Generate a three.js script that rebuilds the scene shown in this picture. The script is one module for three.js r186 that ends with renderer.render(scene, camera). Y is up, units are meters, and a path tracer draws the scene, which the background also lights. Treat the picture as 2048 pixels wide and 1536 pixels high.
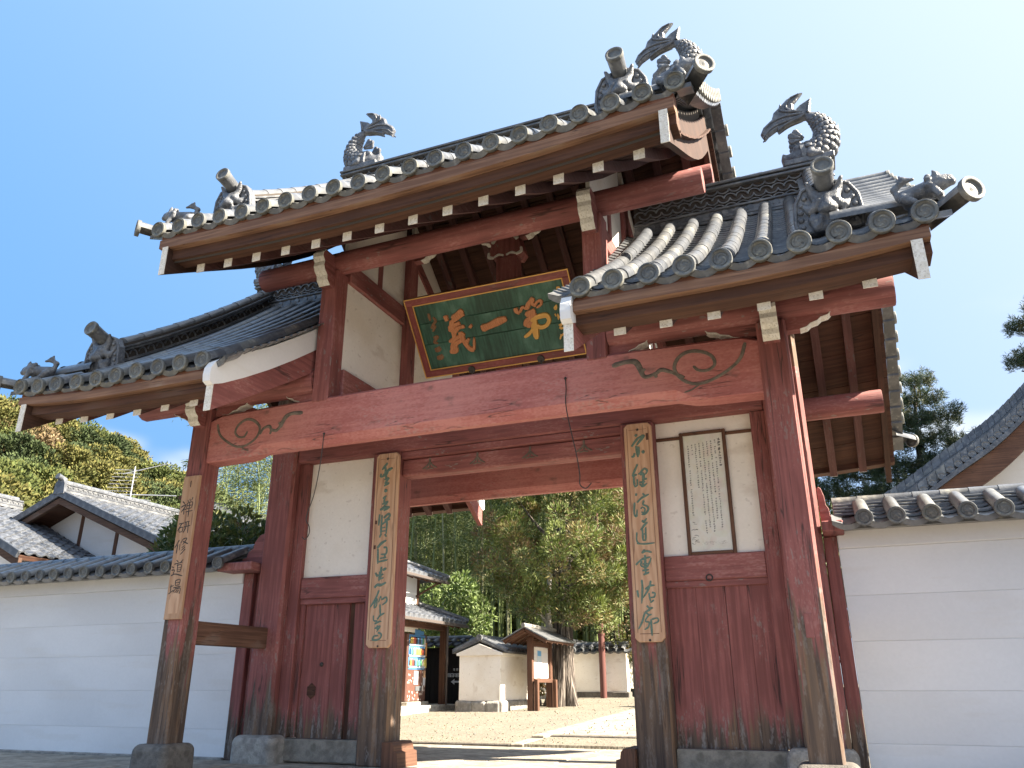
import * as THREE from 'three';
import { mergeGeometries, mergeVertices, toCreasedNormals } from 'three/addons/utils/BufferGeometryUtils.js';
import { MarchingCubes } from 'three/addons/objects/MarchingCubes.js';
import { RoundedBoxGeometry } from 'three/addons/geometries/RoundedBoxGeometry.js';

// ---------------------------------------------------------------- camera, sky, sun, exposure
const scene = new THREE.Scene();
const D2R = Math.PI / 180;
const camera = new THREE.PerspectiveCamera(51.73, 1024 / 768, 0.05, 900);
camera.position.set(3.834, 0.93, 9.385);
camera.rotation.order = 'YXZ';
camera.rotation.set(20.798 * D2R, 21.982 * D2R, -0.144 * D2R);

const renderer = new THREE.WebGLRenderer({ antialias: true });
renderer.toneMapping = THREE.LinearToneMapping;
renderer.toneMappingExposure = 5.2;
renderer.shadowMap.enabled = true;

const SUN = new THREE.Vector3(1, 0.86, -0.085).normalize();
const sun = new THREE.DirectionalLight(0xfff1dc, 5);
sun.position.copy(SUN).multiplyScalar(60);
sun.target.position.set(0, 2, 0);
sun.castShadow = true;
sun.shadow.mapSize.set(4096, 4096);
Object.assign(sun.shadow.camera, { left: -45, right: 45, top: 45, bottom: -45, near: 1, far: 160 });
scene.add(sun, sun.target);
{ // clear autumn sky: deep blue away from the sun, pale towards it, a bank of low cloud near the horizon
  const W = 1024, H = 512, data = new Float32Array(W * H * 4);
  const hash = (x, y) => { let h = Math.imul(x, 374761393) + Math.imul(y, 668265263) | 0; h = Math.imul(h ^ (h >>> 13), 1274126177); return ((h ^ (h >>> 16)) >>> 0) / 4294967296; };
  const vn = (x, y, p) => { const i = Math.floor(x), j = Math.floor(y), f = x - i, g = y - j, s = f * f * (3 - 2 * f), t = g * g * (3 - 2 * g), a = ((i % p) + p) % p, b = (a + 1) % p;
    return (hash(a, j) * (1 - s) + hash(b, j) * s) * (1 - t) + (hash(a, j + 1) * (1 - s) + hash(b, j + 1) * s) * t; };
  const ss = (a, b, x) => { const t = Math.min(1, Math.max(0, (x - a) / (b - a))); return t * t * (3 - 2 * t); };
  for (let r = 0; r < H; r++) {
    const up = ((r + 0.5) / H - 0.5) * Math.PI, y = Math.sin(up);
    for (let c = 0; c < W; c++) {
      const az = ((c + 0.5) / W - 0.5) * 2 * Math.PI, x = Math.cos(az) * Math.cos(up), z = Math.sin(az) * Math.cos(up);
      const k = x * SUN.x + y * SUN.y + z * SUN.z;
      const t = Math.max(0, k + 0.38), glow = 0.10 / (1.06 - k);
      let R = 0.185 + 0.50 * t ** 1.5 + glow * 0.6, G = 0.49 + 0.39 * t ** 1.4 + glow * 0.5, B = 1.0 + 0.20 * t + glow * 0.3;
      const hz = Math.exp(-Math.max(0, y) * 8) * (0.26 + 0.34 * Math.max(0, k + 0.3));       // thicker air low down
      R += (0.75 - R * 0.35) * hz; G += (0.80 - G * 0.35) * hz; B += (0.95 - B * 0.4) * hz;
      let n = 0; for (let o = 0, a = 0.5, q = 24; o < 5; o++, a *= 0.5, q *= 2) n += a * vn((az / (2 * Math.PI) + 0.5) * q, up * q * 0.5 + o * 7, q);
      const bank = 0.16 * Math.exp(-(((az + 2.27) / 0.34) ** 2)) * ss(0.42, 0.30, y);
      const cl = ss(0.50, 0.64, n + bank) * ss(0.42, 0.27, y) * ss(-0.02, 0.02, y);
      R += (1.15 - R) * cl * 0.85; G += (1.2 - G) * cl * 0.85; B += (1.25 - B) * cl * 0.85;
      if (y < 0) { const d = ss(0, -0.06, y); R += (0.3 - R) * d; G += (0.29 - G) * d; B += (0.27 - B) * d; }
      const o = (r * W + c) * 4, E = 1 / 5.2; data[o] = R * E; data[o + 1] = G * E; data[o + 2] = B * E; data[o + 3] = 1;
    }
  }
  const sky = new THREE.DataTexture(data, W, H, THREE.RGBAFormat, THREE.FloatType);
  sky.mapping = THREE.EquirectangularReflectionMapping; sky.magFilter = THREE.LinearFilter; sky.minFilter = THREE.LinearFilter; sky.wrapS = THREE.RepeatWrapping; sky.needsUpdate = true;
  scene.background = sky; scene.environment = sky;
}
// brush strokes traced for the lettering: [width, x, y, x, y, ...] in metres on each board
const STROKES={"tablet":[[[0.056,0.365,0.191,0.376,0.133,0.411,0.115],[0.037,0.413,0.121,0.469,0.184,0.512,0.146],[0.055,0.512,0.146,0.565,0.222,0.639,0.282],[0.055,0.639,0.282,0.602,0.216,0.655,0.17],[0.037,0.63,0.174,0.688,0.224,0.733,0.222,0.721,0.176,0.655,0.145],[0.062,0.484,0.065,0.559,0.101,0.627,0.114],[0.069,0.609,0.092,0.553,0.029,0.477,-0.008,0.446,-0.077],[0.068,0.458,-0.079,0.578,-0.025],[0.059,0.587,0.01,0.682,0.025,0.764,0.016,0.78,-0.047,0.725,-0.112,0.644,-0.123,0.6,-0.091],[0.094,0.578,0.024,0.565,-0.097,0.553,-0.27],[0.044,0.395,-0.219,0.471,-0.181,0.54,-0.118]],[[0.092,-0.171,-0.005,-0.04,0.018,0.107,0.056,0.213,0.072]],[[0.059,-0.641,0.261,-0.639,0.222,-0.636,0.183],[0.078,-0.547,0.193,-0.444,0.252,-0.365,0.282],[0.052,-0.579,0.16,-0.459,0.204,-0.364,0.238],[0.066,-0.555,0.169,-0.598,0.099,-0.628,0.027],[0.059,-0.64,0.08,-0.516,0.111,-0.454,0.126],[0.053,-0.598,-0.017,-0.504,0.058,-0.402,0.066],[0.059,-0.331,0.067,-0.305,0.037],[0.067,-0.578,0.096,-0.596,-0.057,-0.677,-0.227],[0.053,-0.684,-0.108,-0.541,-0.066,-0.432,-0.032],[0.06,-0.713,-0.248,-0.626,-0.248,-0.599,-0.16,-0.498,-0.112],[0.067,-0.492,0.004,-0.475,-0.128,-0.414,-0.255,-0.356,-0.277],[0.033,-0.356,-0.277,-0.312,-0.103],[0.046,-0.463,-0.182,-0.383,-0.104]],[[0.038,-0.879,0.328,-0.883,0.225],[0.037,-0.826,0.267,-0.808,0.212,-0.88,0.147],[0.038,-0.901,0.124,-0.838,0.14,-0.89,0.07],[0.038,-0.904,-0.019,-0.842,-0.01,-0.91,-0.084,-0.858,-0.106],[0.09,-0.897,-0.159,-0.879,-0.228],[0.096,-0.894,-0.275,-0.879,-0.344]],[[0.045,0.992,0.366,0.997,0.311],[0.019,0.879,0.093,0.92,0.128,0.901,0.077,0.882,0.081],[0.02,0.874,0.021,0.884,-0.017],[0.02,0.911,0.015,0.903,-0.069],[0.019,0.927,-0.048,0.917,-0.01],[0.02,0.891,-0.14,0.946,-0.125,0.895,-0.177,0.951,-0.181,0.903,-0.197],[0.02,0.893,-0.263,0.863,-0.332],[0.02,0.914,-0.254,0.939,-0.283,0.97,-0.338],[0.02,0.872,-0.297,0.96,-0.25],[0.017,0.92,0.254,0.915,0.183],[0.017,0.878,0.238,0.957,0.2]]],"right":[[[0.034,-0.031,1.131,-0.009,1.108],[0.027,-0.081,0.984,-0.046,1.03,-0.007,1.072,0.047,1.107],[0.029,0.047,1.107,0.075,1.109,0.015,1.034,-0.02,0.997],[0.031,-0.025,0.988,-0.019,0.927,-0.01,0.846],[0.023,0.006,0.974,0.004,0.874],[0.027,-0.049,0.9,-0.064,0.862,-0.092,0.855],[0.036,0.045,0.92,0.066,0.888]],[[0.026,-0.024,0.759,-0.055,0.694,-0.095,0.62],[0.028,-0.095,0.62,-0.036,0.633],[0.026,-0.078,0.609,-0.075,0.494],[0.02,-0.034,0.576,-0.043,0.5,-0.075,0.485],[0.024,0.011,0.658,0.059,0.696,0.089,0.669,0.064,0.623],[0.021,-0.018,0.632,0.03,0.675],[0.032,0.0,0.63,0.037,0.636,0.023,0.475],[0.024,0.042,0.568,0.083,0.573],[0.022,-0.014,0.535,0.058,0.537],[0.022,-0.011,0.516,0.019,0.484,0.079,0.516]],[[0.024,-0.057,0.407,-0.063,0.375],[0.023,-0.085,0.298,-0.093,0.152,-0.072,0.132,-0.059,0.213],[0.024,-0.055,0.295,0.002,0.345,0.093,0.383],[0.022,0.018,0.4,0.043,0.369],[0.023,0.027,0.315,0.015,0.27,0.066,0.237,0.073,0.2,0.025,0.15,-0.01,0.153],[0.018,-0.015,0.217,0.004,0.234,0.034,0.213,0.018,0.169,-0.012,0.181]],[[0.025,-0.009,0.081,0.011,0.061,0.049,0.102],[0.025,-0.029,-0.034,0.009,0.016,0.055,0.056],[0.022,-0.011,-0.018,-0.011,-0.158],[0.021,0.029,-0.004,0.022,-0.157],[0.019,-0.078,-0.055,-0.084,-0.151,-0.064,-0.18],[0.019,-0.085,-0.182,-0.004,-0.194,0.125,-0.189],[0.017,-0.01,-0.15,0.024,-0.153],[0.014,-0.01,-0.08,0.02,-0.078]],[[0.024,-0.027,-0.286,0.005,-0.259],[0.022,-0.036,-0.294,0.025,-0.278,0.084,-0.296],[0.022,-0.112,-0.427,-0.04,-0.37,0.063,-0.346],[0.02,-0.041,-0.387,-0.053,-0.436,0.005,-0.459,0.051,-0.404,0.071,-0.355],[0.028,0.001,-0.323,-0.004,-0.533],[0.017,-0.035,-0.421,0.025,-0.418],[0.02,-0.04,-0.496,0.037,-0.487],[0.023,-0.03,-0.543,0.039,-0.516]],[[0.023,-0.054,-0.598,-0.051,-0.685,-0.069,-0.86],[0.024,-0.111,-0.712,-0.103,-0.793],[0.021,-0.019,-0.704,0.034,-0.668,0.092,-0.665],[0.021,0.05,-0.612,0.024,-0.692,-0.049,-0.798],[0.019,0.02,-0.748,0.031,-0.837],[0.019,0.054,-0.743,0.09,-0.754,0.075,-0.793,0.033,-0.797],[0.018,0.03,-0.853,0.073,-0.825]],[[0.021,-0.013,-0.885,0.018,-0.915,0.055,-0.907],[0.021,0.025,-0.924,-0.039,-0.965,-0.072,-1.048,-0.122,-1.135],[0.018,-0.026,-0.958,0.005,-0.985,0.038,-0.98],[0.017,0.005,-0.985,-0.04,-1.051,0.008,-1.063],[0.019,0.008,-1.063,-0.012,-1.115,-0.054,-1.142],[0.022,0.026,-1.033,0.026,-1.21],[0.017,0.034,-1.034,0.1,-1.024,0.106,-1.056,0.047,-1.082]]],"left":[[[0.033,0.003,1.132,-0.04,1.089,-0.078,1.042],[0.033,-0.035,1.099,-0.024,1.004,-0.049,0.945],[0.028,-0.086,0.991,-0.101,0.956,-0.061,0.952,-0.046,0.986],[0.039,-0.001,1.012,0.037,1.039,0.082,1.055],[0.03,0.016,1.01,-0.014,0.942,0.033,0.906],[0.026,-0.035,0.903,0.033,0.916,-0.02,0.85,0.042,0.854],[0.026,-0.035,0.816,0.042,0.844]],[[0.043,-0.026,0.75,0.02,0.745],[0.027,-0.042,0.642,0.012,0.676],[0.029,-0.01,0.669,-0.016,0.59,0.031,0.556],[0.025,-0.048,0.564,0.034,0.595,-0.024,0.532],[0.037,-0.076,0.489,-0.001,0.52,0.072,0.513],[0.025,-0.02,0.474,0.056,0.505]],[[0.029,-0.078,0.431,-0.085,0.279],[0.024,-0.039,0.417,-0.046,0.266],[0.031,-0.014,0.377,0.06,0.427,0.078,0.397,0.01,0.336],[0.031,0.004,0.346,0.086,0.353],[0.028,-0.042,0.303,-0.044,0.162],[0.027,-0.031,0.293,0.033,0.325,0.037,0.155],[0.016,-0.028,0.245,0.021,0.25],[0.016,-0.03,0.199,0.024,0.203],[0.026,-0.034,0.171,-0.063,0.118],[0.026,0.016,0.157,0.045,0.122]],[[0.034,-0.087,-0.018,-0.026,0.041,0.047,0.076],[0.029,-0.075,-0.028,-0.064,-0.226],[0.025,0.01,-0.017,0.053,-0.02,0.052,-0.101,-0.027,-0.104],[0.023,0.037,-0.109,0.035,-0.163],[0.021,-0.035,-0.157,0.06,-0.147],[0.025,-0.053,-0.2,0.083,-0.18]],[[0.029,-0.006,-0.266,-0.011,-0.353],[0.033,0.017,-0.311,0.069,-0.289],[0.027,-0.091,-0.339,-0.061,-0.393],[0.023,-0.073,-0.375,0.031,-0.365],[0.03,-0.024,-0.326,-0.032,-0.446],[0.021,0.02,-0.355,-0.028,-0.421,0.034,-0.408],[0.034,-0.094,-0.528,-0.054,-0.496,-0.002,-0.5,0.074,-0.471]],[[0.026,-0.024,-0.566,-0.064,-0.665,-0.143,-0.776],[0.022,-0.058,-0.665,-0.086,-0.779],[0.02,-0.043,-0.666,-0.051,-0.765,-0.086,-0.787],[0.017,-0.019,-0.717,0.007,-0.644,0.019,-0.67],[0.025,0.003,-0.743,0.017,-0.875],[0.022,0.02,-0.686,0.09,-0.657,0.098,-0.707,0.035,-0.753]],[[0.018,-0.084,-0.877,-0.075,-0.942,-0.024,-0.945],[0.024,-0.025,-0.929,0.012,-0.882,0.076,-0.854],[0.022,-0.062,-0.983,0.027,-0.948],[0.018,-0.043,-0.96,0.037,-0.956],[0.02,-0.02,-1.001,-0.021,-1.056],[0.02,-0.058,-1.039,0.021,-1.011,-0.025,-1.08],[0.023,-0.004,-1.089,0.047,-1.115,0.021,-1.168,-0.078,-1.175,-0.061,-1.133,-0.002,-1.128]]],"plaque":[[[0.018,-0.088,0.544,-0.05,0.515],[0.018,-0.106,0.473,-0.031,0.501,-0.092,0.406],[0.017,-0.053,0.45,-0.046,0.378],[0.014,-0.042,0.449,-0.013,0.434],[0.015,-0.01,0.559,0.003,0.531],[0.015,0.019,0.57,0.03,0.543],[0.015,0.064,0.587,0.048,0.548],[0.015,-0.011,0.519,-0.012,0.447],[0.015,-0.011,0.519,0.068,0.527,0.066,0.455],[0.012,-0.012,0.486,0.067,0.49],[0.013,-0.008,0.447,0.066,0.455],[0.014,-0.021,0.409,0.088,0.421],[0.016,0.025,0.517,0.028,0.341]],[[0.016,-0.095,0.265,-0.017,0.274],[0.016,-0.055,0.263,-0.108,0.177],[0.014,-0.084,0.214,-0.082,0.163],[0.013,-0.084,0.214,-0.03,0.221,-0.032,0.167],[0.013,-0.082,0.163,-0.032,0.167],[0.014,-0.011,0.28,0.066,0.288],[0.014,-0.015,0.223,0.084,0.236],[0.016,0.013,0.278,0.016,0.208,-0.017,0.154],[0.015,0.049,0.283,0.056,0.144]],[[0.017,-0.054,0.068,-0.112,-0.028],[0.017,-0.069,0.013,-0.074,-0.097],[0.012,-0.036,0.018,-0.035,-0.062],[0.014,0.006,0.078,-0.029,0.024],[0.015,0.006,0.078,0.06,0.081,0.006,0.004],[0.017,0.005,0.047,0.089,0.013],[0.014,0.038,-0.004,-0.002,-0.032],[0.014,0.05,-0.022,-0.001,-0.063],[0.015,0.058,-0.047,-0.009,-0.111]],[[0.015,-0.05,-0.176,-0.021,-0.201],[0.014,0.05,-0.173,0.017,-0.202],[0.015,-0.078,-0.223,0.048,-0.203],[0.013,-0.025,-0.218,-0.021,-0.313],[0.013,-0.036,-0.242,0.031,-0.232,0.033,-0.314],[0.009,-0.025,-0.272,0.03,-0.265],[0.009,-0.024,-0.295,0.031,-0.291],[0.012,-0.02,-0.316,0.032,-0.312],[0.015,-0.111,-0.251,-0.077,-0.264],[0.015,-0.109,-0.293,-0.063,-0.294,-0.076,-0.341],[0.017,-0.103,-0.358,-0.053,-0.341,0.074,-0.368]],[[0.014,-0.08,-0.463,-0.076,-0.549],[0.013,-0.096,-0.491,-0.039,-0.475],[0.014,-0.102,-0.571,-0.028,-0.527],[0.013,-0.021,-0.418,-0.017,-0.475],[0.013,-0.021,-0.418,0.045,-0.408,0.043,-0.471],[0.011,-0.018,-0.447,0.044,-0.44],[0.012,-0.017,-0.475,0.043,-0.471],[0.014,-0.041,-0.503,0.072,-0.488],[0.013,0.005,-0.504,-0.037,-0.555],[0.014,0.007,-0.516,0.066,-0.511,0.048,-0.601,0.016,-0.595],[0.012,0.025,-0.527,-0.018,-0.572],[0.012,0.047,-0.528,0.007,-0.584]]],"swirl":[[[0.027,-3.293,4.062,-3.24,3.925,-3.096,3.805,-2.9,3.719,-2.739,3.751,-2.631,3.841,-2.615,3.941,-2.719,4.043,-2.845,4.072,-2.958,4.008,-2.991,3.922,-2.936,3.857,-2.843,3.846,-2.799,3.912],[0.031,-2.603,3.85,-2.553,3.92,-2.466,3.935,-2.437,3.881,-2.445,3.831],[0.033,-2.437,3.887,-2.354,3.871,-2.303,3.928,-2.323,3.968],[0.044,-2.3,3.902,-2.241,4.022,-2.159,4.062,-1.984,4.052],[0.015,-2.869,3.715,-2.819,3.678,-2.748,3.658]],[[0.029,3.282,4.107,3.218,3.949,3.064,3.826,2.807,3.739,2.655,3.792,2.566,3.922,2.594,4.026,2.699,4.096,2.836,4.084,2.947,4.013,2.968,3.925,2.896,3.872,2.8,3.887,2.755,3.936],[0.033,2.657,3.823,2.525,3.907,2.427,3.944,2.374,3.908,2.371,3.866],[0.034,2.406,3.925,2.261,3.893,2.224,3.953,2.266,3.979],[0.047,2.241,3.907,2.169,4.071,2.065,4.087,1.917,4.066],[0.014,2.807,3.739,2.725,3.688,2.645,3.667]]]};
// ---------------------------------------------------------------- helpers
let SEED = 7;
const rnd = () => { SEED = (SEED + 0x6d2b79f5) | 0; let t = Math.imul(SEED ^ (SEED >>> 15), 1 | SEED); t = (t + Math.imul(t ^ (t >>> 7), 61 | t)) ^ t; return ((t ^ (t >>> 14)) >>> 0) / 4294967296; };
const rr = (a, b) => a + (b - a) * rnd();
const clamp = (x, a = 0, b = 1) => Math.min(b, Math.max(a, x));
const ss = (a, b, x) => { const t = clamp((x - a) / (b - a)); return t * t * (3 - 2 * t); };
const mix = (a, b, t) => a + (b - a) * t;
const mix3 = (a, b, t) => [mix(a[0], b[0], t), mix(a[1], b[1], t), mix(a[2], b[2], t)];
const V = (x, y, z) => new THREE.Vector3(x, y, z);
const hash2 = (x, y) => { let h = Math.imul(x, 374761393) + Math.imul(y, 668265263) | 0; h = Math.imul(h ^ (h >>> 13), 1274126177); return ((h ^ (h >>> 16)) >>> 0) / 4294967296; };
// value noise, periodic in px, py cells
const NT = new Float32Array(65536); for (let i = 0; i < 65536; i++) NT[i] = hash2(i & 255, i >> 8);
function vn(x, y, px, py) {
  const i = Math.floor(x), j = Math.floor(y), f = x - i, g = y - j, s = f * f * (3 - 2 * f), t = g * g * (3 - 2 * g);
  const a = i % px, b = (a + 1) % px, c = (j % py) << 8, d = ((j + 1) % py) << 8, e = (px * 37 + py * 101) & 65535;
  const h = NT[(a + c + e) & 65535], k = NT[(a + d + e) & 65535];
  return (h + (NT[(b + c + e) & 65535] - h) * s) * (1 - t) + (k + (NT[(b + d + e) & 65535] - k) * s) * t;
}
function fbm(u, v, fx, fy, oct = 4, off = 0) { let n = 0, a = 0.5; for (let o = 0; o < oct; o++) { n += a * vn(u * fx + off * 7, v * fy + off * 31, fx, fy); fx *= 2; fy *= 2; a *= 0.5; } return n / (1 - 0.5 ** oct); }
const enc = (x) => { x = clamp(x); return Math.round(255 * (x <= 0.0031308 ? 12.92 * x : 1.055 * x ** (1 / 2.4) - 0.055)); };
// fn(u, v) -> [r, g, b, height]; returns { map, bump }
function surface(w, h, fn, wantBump = true) {
  const c = new Uint8Array(w * h * 4), b = new Uint8Array(w * h * 4);
  for (let j = 0; j < h; j++) for (let i = 0; i < w; i++) {
    const p = fn((i + 0.5) / w, (j + 0.5) / h), o = (j * w + i) * 4;
    c[o] = enc(p[0]); c[o + 1] = enc(p[1]); c[o + 2] = enc(p[2]); c[o + 3] = 255;
    b[o] = b[o + 1] = b[o + 2] = Math.round(255 * clamp(p[3] ?? 0.5)); b[o + 3] = 255;
  }
  const mk = (d, srgb) => { const t = new THREE.DataTexture(d, w, h); t.wrapS = t.wrapT = THREE.RepeatWrapping; t.magFilter = THREE.LinearFilter; t.minFilter = THREE.LinearMipmapLinearFilter; t.generateMipmaps = true; if (srgb) t.colorSpace = THREE.SRGBColorSpace; t.needsUpdate = true; return t; };
  return { map: mk(c, true), bump: wantBump ? mk(b, false) : null };
}
// material from a surface that covers su x sv metres
function skin(s, su, sv, { color = [1, 1, 1], rough = 0.8, bump = 0.004, ...rest } = {}) {
  const m = s.map.clone(); m.repeat.set(1 / su, 1 / sv); m.needsUpdate = true;
  const o = { map: m, color: new THREE.Color().setRGB(...color), roughness: rough, ...rest };
  if (s.bump && bump) { o.bumpMap = s.bump.clone(); o.bumpMap.repeat.set(1 / su, 1 / sv); o.bumpMap.needsUpdate = true; o.bumpScale = bump; }
  return new THREE.MeshStandardMaterial(o);
}
const plain = (r, g, b, rough = 0.8, rest = {}) => new THREE.MeshStandardMaterial({ color: new THREE.Color().setRGB(r, g, b), roughness: rough, ...rest });

// uv in metres on every face: v runs along the grain axis ('x' | 'y' | 'z'), offset at random unless fixed
function uvAxis(g, grain = 'y', fixed = false) {
  if (g.index) g = g.toNonIndexed();
  const p = g.attributes.position, n = p.count, uv = new Float32Array(n * 2), ou = fixed ? 0 : rr(0, 5), ov = fixed ? 0 : rr(0, 5);
  const ax = { x: 0, y: 1, z: 2 }[grain], o1 = (ax + 1) % 3, o2 = (ax + 2) % 3;
  const a = V(), b = V(), c = V();
  for (let i = 0; i < n; i += 3) {
    a.fromBufferAttribute(p, i); b.fromBufferAttribute(p, i + 1); c.fromBufferAttribute(p, i + 2);
    b.sub(a); c.sub(a); b.cross(c); const m = [Math.abs(b.x), Math.abs(b.y), Math.abs(b.z)];
    let iu, iv;
    if (m[ax] > m[o1] && m[ax] > m[o2]) { iu = o1; iv = o2; } else { iv = ax; iu = m[o1] > m[o2] ? o2 : o1; }
    for (let k = 0; k < 3; k++) { const q = [p.getX(i + k), p.getY(i + k), p.getZ(i + k)]; uv[(i + k) * 2] = q[iu] + ou; uv[(i + k) * 2 + 1] = q[iv] + ov; }
  }
  g.setAttribute('uv', new THREE.BufferAttribute(uv, 2));
  return g;
}
// skin through closed rings of points; caps on both ends; smooth > 0 creases normals at that angle
function loft(rings, { closed = true, caps = true, smooth = 0 } = {}) {
  const pos = [], n = rings[0].length, tri = (a, b, c) => pos.push(...a, ...b, ...c);
  for (let i = 0; i < rings.length - 1; i++) for (let j = 0; j < (closed ? n : n - 1); j++) {
    const A = rings[i][j], B = rings[i][(j + 1) % n], C = rings[i + 1][(j + 1) % n], E = rings[i + 1][j];
    tri(A, B, C); tri(A, C, E);
  }
  if (caps && closed) for (const [r, flip] of [[rings[0], true], [rings[rings.length - 1], false]]) {
    const c = [0, 1, 2].map((k) => r.reduce((s, q) => s + q[k], 0) / n);
    for (let j = 0; j < n; j++) flip ? tri(c, r[(j + 1) % n], r[j]) : tri(c, r[j], r[(j + 1) % n]);
  }
  let g = new THREE.BufferGeometry();
  g.setAttribute('position', new THREE.Float32BufferAttribute(pos, 3));
  if (smooth) { g = toCreasedNormals(mergeVertices(g, 1e-5), smooth); if (g.index) g = g.toNonIndexed(); } else g.computeVertexNormals();
  return g;
}
// box with small chamfers on its long edges, between two corners
function bar(x0, x1, y0, y1, z0, z1, c = 0.008) {
  c = Math.min(c, (x1 - x0) / 3, (y1 - y0) / 3, (z1 - z0) / 3);
  if (c < 0.0015) { const g = new THREE.BoxGeometry(x1 - x0, y1 - y0, z1 - z0).toNonIndexed(); g.translate((x0 + x1) / 2, (y0 + y1) / 2, (z0 + z1) / 2); return g; }
  const ring = (y, i) => [[x0 + i, y, z0 + c], [x0 + c, y, z0 + i], [x1 - c, y, z0 + i], [x1 - i, y, z0 + c], [x1 - i, y, z1 - c], [x1 - c, y, z1 - i], [x0 + c, y, z1 - i], [x0 + i, y, z1 - c]].reverse();
  return loft([ring(y0, c), ring(y0 + c, 0), ring(y1 - c, 0), ring(y1, c)]);
}
// outline [[z, y], ...] pushed along x / outline [[x, y], ...] pushed along z
function prismX(outline, x0, x1) { return prism(outline.map(([z, y]) => [-z, y]), x1 - x0).rotateY(Math.PI / 2).translate(x0, 0, 0); }
function prismZ(outline, z0, z1) { return prism(outline, z1 - z0).translate(0, 0, z0); }
function prism(pts, depth, bevel = 0.004) {
  const s = new THREE.Shape(pts.map(([a, b]) => new THREE.Vector2(a, b)));
  const g = new THREE.ExtrudeGeometry(s, { depth: depth - 2 * bevel, bevelEnabled: bevel > 0, bevelThickness: bevel, bevelSize: bevel, bevelOffset: -bevel, bevelSegments: 1, curveSegments: 6 });
  g.translate(0, 0, bevel);
  return g.index ? g.toNonIndexed() : g;
}
// a ribbon of given thickness over a polyline [[z, y]...] between x0 and x1 (paint on a moulded end)
function capX(line, x0, x1, t = 0.004) {
  const off = line.map((p, i) => { const a = line[Math.max(0, i - 1)], b = line[Math.min(line.length - 1, i + 1)], dx = b[0] - a[0], dy = b[1] - a[1], l = Math.hypot(dx, dy); return [p[0] - dy / l * t, p[1] + dx / l * t]; });
  return loft(line.map((p, i) => [[x0, p[1], p[0]], [x0, off[i][1], off[i][0]], [x1, off[i][1], off[i][0]], [x1, p[1], p[0]]]));
}
function capZ(line, z0, z1, t = 0.004) {
  const off = line.map((p, i) => { const a = line[Math.max(0, i - 1)], b = line[Math.min(line.length - 1, i + 1)], dx = b[0] - a[0], dy = b[1] - a[1], l = Math.hypot(dx, dy); return [p[0] - dy / l * t, p[1] + dx / l * t]; });
  return loft(line.map((p, i) => [[p[0], p[1], z0], [off[i][0], off[i][1], z0], [off[i][0], off[i][1], z1], [p[0], p[1], z1]]));
}
// tube of varying radius through points, smooth
function limb(pts, radii, sides = 8, squash = 1) {
  const P = pts.map((p) => V(...p)), rings = []; let up = V(0.13, 0.05, 1).normalize();
  for (let i = 0; i < P.length; i++) {
    const t = P[Math.min(P.length - 1, i + 1)].clone().sub(P[Math.max(0, i - 1)]).normalize();
    const s = V().crossVectors(t, up).normalize(), q = V().crossVectors(s, t).normalize(); up = q;
    rings.push([...Array(sides)].map((_, k) => { const a = k / sides * 2 * Math.PI, c = Math.cos(a) * radii[i], d = Math.sin(a) * radii[i] * squash; return [P[i].x + s.x * c + q.x * d, P[i].y + s.y * c + q.y * d, P[i].z + s.z * c + q.z * d]; }));
  }
  return loft(rings, { smooth: 1.2 });
}
function bez(pts, n) { return new THREE.CatmullRomCurve3(pts.map((p) => V(...p)), false, 'centripetal').getPoints(n).map((p) => [p.x, p.y, p.z]); }
// a brush stroke in the xy plane, standing depth d proud of z = 0
function stroke(st, d, taper = 0.55) {
  const w = st[0], pts = []; for (let i = 1; i < st.length; i += 2) pts.push([st[i], st[i + 1], 0]);
  const c = bez(pts, Math.max(6, (pts.length - 1) * 5)), N = c.length, rings = [];
  // rounded ends
  const ext = (a, b, k) => [a[0] + (a[0] - b[0]) * k, a[1] + (a[1] - b[1]) * k, 0];
  for (let i = 0; i < N; i++) {
    const a = c[Math.max(0, i - 1)], b = c[Math.min(N - 1, i + 1)], l = Math.hypot(b[0] - a[0], b[1] - a[1]) || 1, nx = -(b[1] - a[1]) / l, ny = (b[0] - a[0]) / l;
    const t = i / (N - 1), k = (w / 2) * (1 - taper * 0.5 * t) * (i === 0 ? 0.7 : i === N - 1 ? 0.55 : 1) * (1 + 0.12 * Math.sin(t * 9 + w * 77));
    const p = c[i];
    rings.push([[p[0] - nx * k, p[1] - ny * k, 0], [p[0] - nx * k * 0.8, p[1] - ny * k * 0.8, d * 0.8], [p[0], p[1], d], [p[0] + nx * k * 0.8, p[1] + ny * k * 0.8, d * 0.8], [p[0] + nx * k, p[1] + ny * k, 0]].reverse());
  }
  return loft(rings, { smooth: 0.9 });
}
const strokes = (list, d, taper) => mergeGeometries(list.map((s) => stroke(s, d, taper)));

// ---------------------------------------------------------------- objects
const used = new Map();
const numbered = (n) => { const k = used.get(n) ?? 0; used.set(n, k + 1); return k ? n + '_' + String(k).padStart(3, '0') : n; };
const shade = (o) => { o.castShadow = o.receiveShadow = true; return o; };
function tag(o, label, category, group, kind) { if (label) o.userData.label = label; if (category) o.userData.category = category; if (group) o.userData.group = group; if (kind) o.userData.kind = kind; return o; }
function thing(name, label, category, pos = [0, 0, 0], group) { const g = new THREE.Group(); g.name = numbered(name); g.position.set(...pos); scene.add(g); return tag(g, label, category, group); }
function structure(name, geo, mat) { const m = shade(new THREE.Mesh(geo, mat)); m.name = numbered(name); m.userData.kind = 'structure'; scene.add(m); return m; }
function part(parent, name, geo, mat, label) { const m = shade(new THREE.Mesh(Array.isArray(geo) ? mergeGeometries(geo.map(norm)) : geo, mat)); m.name = name; parent.add(m); if (label) m.userData.label = label; return m; }
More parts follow.
